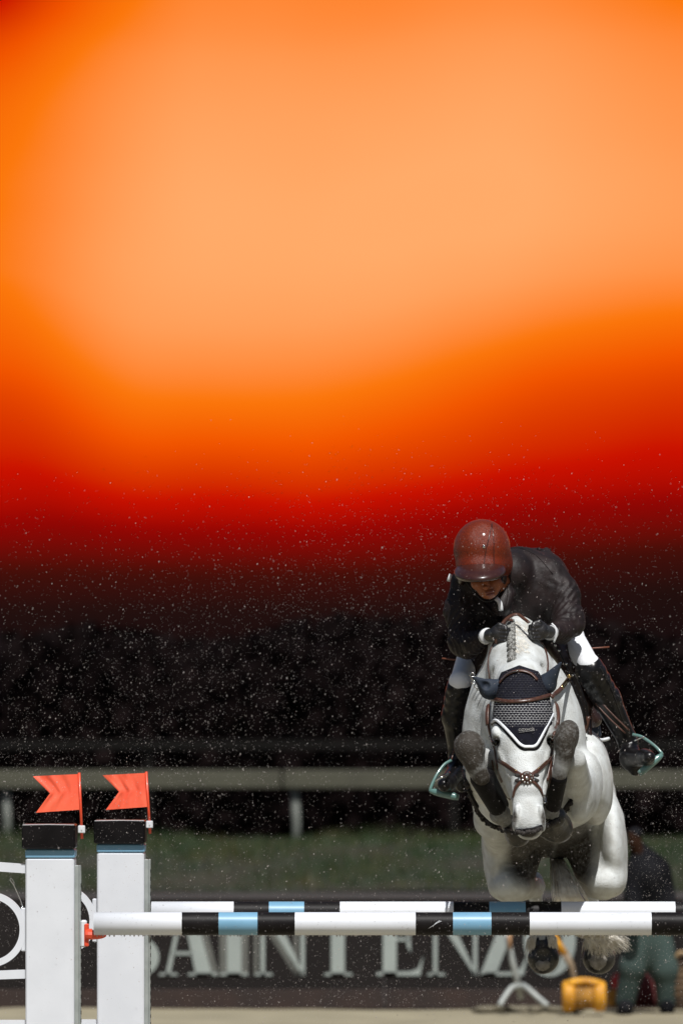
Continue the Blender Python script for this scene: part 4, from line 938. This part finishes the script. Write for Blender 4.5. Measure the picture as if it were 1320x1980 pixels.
# gloved hands: palm, four curled fingers, thumb
def hand(w, s, nm):
    B = SDF((w[0]-45, w[1]-40, .78), (w[0]+45, w[1]+45, 1.15), .0036); x, y, Y = w
    B.cone((x, y, Y), (x-s*16, y-2, Y-.05), 13, 15, .012); B.ell((x-s*17, y-1, Y-.055), (16, .03, 17), .012)
    for i in range(4):
        yy = y-12+i*7.6; ln = (1, 1.08, 1, .84)[i]; r_ = (4.6, 4.8, 4.5, 4.0)[i]
        B.chain([(x-s*18, yy, Y-.075, r_+.6), (x-s*(18+12*ln), yy+1, Y-.088, r_+.2), (x-s*(18+17*ln), yy+2, Y-.066, r_), (x-s*(18+11*ln), yy+2, Y-.048, r_-.5)], .0035)
    B.chain([(x-s*8, y-11, Y-.04, 6), (x-s*18, y-19, Y-.07, 5.4), (x-s*29, y-16, Y-.082, 4.6)], .005)
    keep(B.mesh('glove', m_glove), rider)
hand((947, 1228, 1.0), -1, 'l'); hand((1060, 1222, 1.0), 1, 'r')
mb = MB(); mb.tube(catmull([P(958, 1245, .93), P(962, 1225, .92), P(972, 1204, .95), P(985, 1192, 1.0), P(1000, 1188, 1.02), P(1012, 1196, .98), P(1022, 1204, .93)], 5), .0085, 6, flat=.45); mb.tube(catmull([P(964, 1240, .92), P(970, 1215, .93), P(978, 1200, .98), P(990, 1199, 1.0)], 5), .008, 6, flat=.45); mb.each('rein_loop', m_leather, horse)
# breeches
for Lg, nm in ((LEG_L, 'l'), (LEG_R, 'r')):
    pts = Lg[:3]; kx = Lg[3]; e_ = tuple(Lg[2][i]+(Lg[3][i]-Lg[2][i])*.18 for i in range(3))+(Lg[2][3]-1,)
    B = SDF((845, 1180, 1.0), (1190, 1370, 2.2), .006); B.chain(pts+[e_], .02); keep(B.mesh('breeches', m_breech), rider)
# boots
shell('boot', m_boot, [('w', (888, 1330, 1.32), (879, 1385, 1.42), 26, 25, .02, (.0016, .05, .3)), ('c', (879, 1385, 1.42), (884, 1455, 1.54), 25, 17, .02), ('w', (884, 1452, 1.53), (884, 1480, 1.5), 17, 18, .02, (.003, .03, .2)), ('c', (884, 1490, 1.5), (862, 1516, 1.25), 18, 15, .03), ('c', (866, 1512, 1.28), (858, 1518, 1.20), 17, 13, .02), ('c', (890, 1500, 1.52), (892, 1520, 1.54), 15, 12, .02)], (835, 1295, 1.0), (930, 1550, 1.8), rider)
shell('boot', m_boot, [('w', (1140, 1296, 1.31), (1172, 1352, 1.42), 29, 27, .02, (.0016, .05, .3)), ('c', (1172, 1352, 1.42), (1214, 1435, 1.54), 27, 18, .02), ('w', (1212, 1432, 1.53), (1218, 1462, 1.5), 18, 18, .02, (.003, .03, .2)), ('c', (1220, 1466, 1.48), (1250, 1466, 1.25), 19, 14, .03), ('c', (1214, 1470, 1.5), (1228, 1488, 1.48), 16, 13, .02), ('c', (1245, 1464, 1.28), (1254, 1464, 1.2), 16, 12, .02)], (1100, 1260, 1.0), (1290, 1525, 1.8), rider)
bb = bvh_of([o for o in bpy.data.objects if o.name.startswith('boot')])
mb = MB(); strap(mb, bb, [(1158, 1290), (1178, 1325), (1192, 1362), (1206, 1400)], .003, .6, lift=.003, fallY=1.4); keep(mb.build('boot_seam', m_glove, smooth=True), rider)
mb = MB()
for pts in ([(843, 1509, 1.15), (852, 1503, 1.13), (862, 1500, 1.15), (868, 1494, 1.2)], [(1226, 1432, 1.3), (1236, 1428, 1.28), (1246, 1424, 1.28)]):
    mb.tube(catmull([P(*q) for q in pts], 3), .0055, 6)
mb.each('spur', m_metal, rider)
# helmet
B = SDF((860, 990, .85), (1010, 1135, 1.4), .0042)
B.ell((931, 1061, 1.13), (55, .135, 57), 0, tilt=6); B.ell((945, 1090, 1.17), (46, .10, 40), .03); B.ell((930, 1094, 1.11), (49, .12, 34), .02)
hm = B.f.copy()
pxg, pyg, Yg = B.proj()
cut = poly2(pxg, pyg, [(850, 980), (1020, 980), (1020, 1122), (984, 1124), (974, 1116), (968, 1108), (920, 1114), (880, 1112), (850, 1100)])*K(1)
cut = np.where(Yg > 1.2, -.05, cut)
keep(B.mesh('helmet', m_helm, f=np.maximum(hm, cut)), rider)
B = SDF((860, 990, .80), (1010, 1150, 1.4), .0042)
B.ell((927, 1105, 1.03), (50, .175, 18), .01, tilt=-4, pitch=14); B.ell((930, 1131, .98), (60, .25, 14), .006, tilt=-4, pitch=10, sub=True)
hv = B.mesh('helmet_visor', m_helmd); keep(hv, rider)
hobj = [o for o in bpy.data.objects if o.name == 'helmet'][0]; bh = bvh_of([hobj])
mb = MB(); strap(mb, bh, [(950, 1012), (946, 1035), (939, 1062), (936, 1085), (934, 1103)], .004, .6, lift=.0008, fallY=1.0); strap(mb, bh, [(950, 1012), (953, 1035), (954, 1062), (954, 1085), (956, 1100)], .004, .6, lift=.0008, fallY=1.0); keep(mb.build('helmet_panel_edge', m_helmd, smooth=True), rider)
mb = MB(); h_, n_ = hit(bh, 935, 1057, .001, 1.0); mb.sphere(h_, (.007, .004, .009), 10, 6); keep(mb.build('helmet_emblem', m_metal, smooth=True), rider)
mb = MB(); mb.tube(catmull([P(882, 1098, 1.10), P(905, 1130, 1.08), P(935, 1162, 1.05), P(962, 1150, 1.06), P(972, 1105, 1.1)], 5), .005, 6, flat=.4); keep(mb.build('chin_strap', m_boot, smooth=True), rider)
crop = MB(); crop.tube(catmull([P(854, 1273, 1.62), P(900, 1276, 1.62), P(1000, 1265, 1.75), P(1100, 1257, 1.62), P(1177, 1251, 1.62)], 4), .0042, 6)
tag(crop.build('riding_crop', mat('rust_brown_crop', (.16, .05, .025), .5), smooth=True), 'thin rust brown riding crop sticking out behind both thighs of the rider', 'riding crop')

# ------------------------------------------------------------------ things by the sign board
G = 17.2
man = empty('person', 'bending person in dark jacket and grey green trousers by the sign board', 'person', P(1250, 1955, G))
def figure(name, m, prims, h=.016):
    B = SDF((1150, 1580, G-.5), (1360, 1990, G+.5), h)
    for q in prims: B.cone(*q)
    return keep(B.mesh(name, m), man)
legs = [((1252, 1790, G), (1222, 1870, G-.05), 36, 26, .06), ((1222, 1870, G-.05), (1208, 1935, G), 24, 20, .03), ((1262, 1795, G), (1285, 1875, G-.05), 34, 26, .06), ((1285, 1875, G-.05), (1288, 1937, G), 24, 20, .03)]
figure('body', mat('dim_brown_skin', (.03, .013, .007), .8, spec=.1), [(a, b_, r1-5, r2-5, k_) for a, b_, r1, r2, k_ in legs]+[((1252, 1770, G), (1250, 1680, G-.1), 30, 30, .05), ((1245, 1670, G-.12), (1226, 1630, G-.15), 12, 12, .03), ((1226, 1628, G-.15), (1224, 1616, G-.16), 14, 13, .02), ((1235, 1690, G-.2), (1225, 1730, G-.2), 9, 7, .02)])
figure('trousers', m_jgreen, legs)
figure('jacket', m_jdark, [((1244, 1668, G-.08), (1233, 1642, G-.1), 24, 17, .05), ((1252, 1775, G), (1252, 1690, G-.1), 42, 42, .08), ((1230, 1685, G-.12), (1222, 1735, G-.2), 20, 17, .05), ((1275, 1685, G-.08), (1292, 1750, G-.15), 20, 17, .05), ((1222, 1735, G-.2), (1232, 1765, G-.3), 16, 13, .04)])
figure('shoe', m_jdark, [((1210, 1945, G), (1206, 1950, G-.12), 16, 14, .02)]); figure('shoe', m_jdark, [((1288, 1946, G), (1290, 1950, G-.12), 16, 14, .02)])
mb = MB(); mb.sphere(P(1227, 1612, G-.15), (.052, .055, .045), 12, 8); keep(mb.build('hair', m_jdark, smooth=True), man)
# yellow drum-like cable reel
G2 = 16.9; yr = empty('cable_reel', 'yellow plastic reel lying on the sand under the right hind hoof', 'reel', P(1128, 1950, G2)); k = K(G2)
cz = P(1128, 1926, G2)
def disc(x, r, th, m, nm):
    mb = MB(); N = 28; pr = [(0, -th/2), (r*.85, -th/2), (r, -th/4), (r, th/4), (r*.85, th/2), (0, th/2)]; v = []
    for a in range(N):
        an = 2*math.pi*a/N
        for rr, xx in pr: v.append((x+xx, cz[1]+rr*math.cos(an), cz[2]+rr*math.sin(an)))
    n = len(pr); mb.add(v, [(a*n+i, a*n+i+1, ((a+1) % N)*n+i+1, ((a+1) % N)*n+i) for a in range(N) for i in range(n-1)]); keep(mb.build(nm, m, smooth=True), yr)
disc(cz[0]-30*k, 30*k, .085, m_yel, 'flange'); disc(cz[0]+30*k, 30*k, .085, m_yel, 'flange'); disc(cz[0], 25*k, 56*k, m_yeld, 'wound_cable')
mb = MB(); mb.tube(catmull([P(1098, 1902, G2-.05), P(1128, 1897, G2-.06), P(1158, 1902, G2-.05)], 4), .028, 8); keep(mb.build('handle', m_yel, smooth=True), yr)
# red bag, dark red bag
rb = empty('bag', 'small bright red bag beside the left shin of the bending person', 'bag', P(1192, 1915, 17.6)); mb = MB(); mb.sphere(P(1194, 1900, 17.6), (.05, .06, .07), 12, 8); keep(mb.build('sack', m_redb, smooth=True), rb)
mb = MB(); mb.box(P(1190, 1930, 17.6), (.12, .14, .12), bev=.015); keep(mb.build('base', m_yeld), rb)
rb = empty('bag', 'dark red bag between the legs of the bending person', 'bag', P(1247, 1950, 17.7)); mb = MB()
mb.tube([P(1247, 1946, 17.7), P(1247, 1925, 17.7), P(1246, 1900, 17.7), P(1245, 1885, 17.7)], [.11, .10, .06, .02], 12, flat=.6); keep(mb.build('sack', m_dred, smooth=True), rb)
mb = MB(); mb.tube(catmull([P(1240, 1888, 17.7), P(1245, 1878, 17.7), P(1250, 1888, 17.7)], 3), .008, 6); keep(mb.build('handle', m_dred, smooth=True), rb)
# grey stand
st = empty('stand', 'grey metal folding stand with splayed feet in front of the sign', 'stand', P(1005, 1945, 17.0))
mb = MB(); mb.tube([P(974, 1790, 17.0), P(990, 1858, 17.0), P(1008, 1932, 17.0)], [.02, .022, .024], 10); keep(mb.build('post', m_stand, smooth=True), st)
for pts in ([(1004, 1907, 16.95), (990, 1909, 16.9), (975, 1928, 16.85), (965, 1945, 16.8)], [(1010, 1905, 16.95), (1020, 1912, 16.9), (1040, 1930, 16.85), (1058, 1945, 16.8)]):
    mb = MB(); mb.tube(catmull([P(*q) for q in pts], 4), .020, 10); keep(mb.build('leg', m_stand, smooth=True), st)
mb = MB(); mb.tube([P(984, 1800, 16.95), P(985, 1835, 16.95)], .014, 8); keep(mb.build('orange_sleeve', mat('pale_orange', (.5, .28, .14), .6), smooth=True), st)
stp = empty('striped_post', 'yellow slanting post behind the left hind hoof', 'post', P(1108, 1945, 17.1))
mb = MB(); mb.tube([P(1062, 1800, 17.1), P(1092, 1845, 17.1)], .024, 10); keep(mb.build('shaft', m_yel, smooth=True), stp)
mb = MB(); mb.tube([P(1092, 1845, 17.1), P(1104, 1868, 17.1), P(1120, 1952, 17.1)], [.03, .024, .02], 10); keep(mb.build('foot', mat('tan_grey_post', (.22, .16, .10), .7), smooth=True), stp)
bk = empty('basket', 'tan and dark brown round basket at the right edge of the sand', 'basket', P(1325, 1955, 17.3))
mb = MB()
for i in range(9):
    a = i/8; r_ = .13+.05*math.sin(a*math.pi); z = P(0, 1945-a*95, 17.3)[2]
    mb.tube([(P(1322, 0, 17.3)[0]+r_*math.cos(q), 17.3+r_*math.sin(q), z) for q in np.linspace(0, 6.283, 20, endpoint=False)], .02, 6, closed=True)
keep(mb.build('wicker', m_brown, smooth=True), bk)
mb = MB(); mb.tube(catmull([P(1300, 1862, 17.15), P(1312, 1842, 17.12), P(1330, 1845, 17.15)], 4), .014, 6); keep(mb.build('handle', mat('tan_handle', (.3, .2, .1), .6), smooth=True), bk)
# darker swept ridge of sand at the stand's feet
mb = MB()
for i in range(60):
    x = 930+rng.uniform(0, 190); mb.sphere(P(x, 1951+rng.uniform(-2, 2), 17.4+rng.uniform(-.3, .3)), (rng.uniform(.05, .1), .06, .02), 8, 4)
tag(mb.build('sand_ridge', mat('damp_sand', (.16, .14, .095), .9), smooth=True), 'low ridge of damp sand in front of the sign', kind='stuff')

# ------------------------------------------------------------------ rain
m_rain = bpy.data.materials.new('rain_drop'); m_rain.use_nodes = True; t = m_rain.node_tree; t.nodes.clear()
o_ = t.nodes.new('ShaderNodeOutputMaterial'); df = t.nodes.new('ShaderNodeBsdfDiffuse'); df.inputs[0].default_value = (.66, .60, .57, 1); tl = t.nodes.new('ShaderNodeBsdfTranslucent'); tl.inputs[0].default_value = (.75, .72, .72, 1)
tr = t.nodes.new('ShaderNodeBsdfTransparent'); m1 = t.nodes.new('ShaderNodeMixShader'); m2 = t.nodes.new('ShaderNodeMixShader'); m1.inputs[0].default_value = .45; m2.inputs[0].default_value = .35
no = t.nodes.new('ShaderNodeTexNoise'); no.inputs['Scale'].default_value = 3
t.links.new(df.outputs[0], m1.inputs[1]); t.links.new(tl.outputs[0], m1.inputs[2]); t.links.new(m1.outputs[0], m2.inputs[1]); t.links.new(tr.outputs[0], m2.inputs[2]); t.links.new(m2.outputs[0], o_.inputs[0])
N = 130000
Y = rng.uniform(-2.5, 4.5, N)-0*rng.uniform(0, 1, N); kk = (30+Y)/FPX
x = rng.uniform(-2.3, 2.3, N); z = rng.uniform(.4, 3.6, N)
keepm = rng.uniform(0, 1, N) < np.clip((3.3-z)/1.1, .0, 1)*(.55+.45*np.sin(x*2.1+1+Y*.3)*np.sin(z*2.7+.4*Y)); Y, x, z = Y[keepm], x[keepm], z[keepm]; n = len(x)
r = .00042+.00040*rng.gamma(1.0, 1.0, n); r = np.minimum(r, .0028)
octv = np.array([(1, 0, 0), (-1, 0, 0), (0, 1, 0), (0, -1, 0), (0, 0, 1), (0, 0, -1)], float); octf = np.array([(0, 2, 4), (2, 1, 4), (1, 3, 4), (3, 0, 4), (2, 0, 5), (1, 2, 5), (3, 1, 5), (0, 3, 5)])
st_ = np.stack([np.ones(n), np.ones(n), rng.uniform(1, 1.8, n)], 1)
Vv = (np.stack([x, Y, z], 1)[:, None, :]+octv[None]*r[:, None, None]*st_[:, None, :]); sh = rng.normal(.25, .25, n); Vv[:, :, 0] += octv[None, :, 2]*r[:, None]*sh[:, None]
Ff = (octf[None]+6*np.arange(n)[:, None, None]).reshape(-1, 3)
me = bpy.data.meshes.new('rain'); me.vertices.add(6*n); me.vertices.foreach_set('co', Vv.astype(np.float32).ravel()); me.loops.add(len(Ff)*3); me.loops.foreach_set('vertex_index', Ff.astype(np.int32).ravel())
me.polygons.add(len(Ff)); me.polygons.foreach_set('loop_start', np.arange(len(Ff), dtype=np.int32)*3); me.polygons.foreach_set('use_smooth', np.ones(len(Ff), bool)); me.update(calc_edges=True); me.materials.append(m_rain)
tag(link(bpy.data.objects.new('rain', me)), 'fine raindrops and spray filling the air', 'rain', kind='stuff')
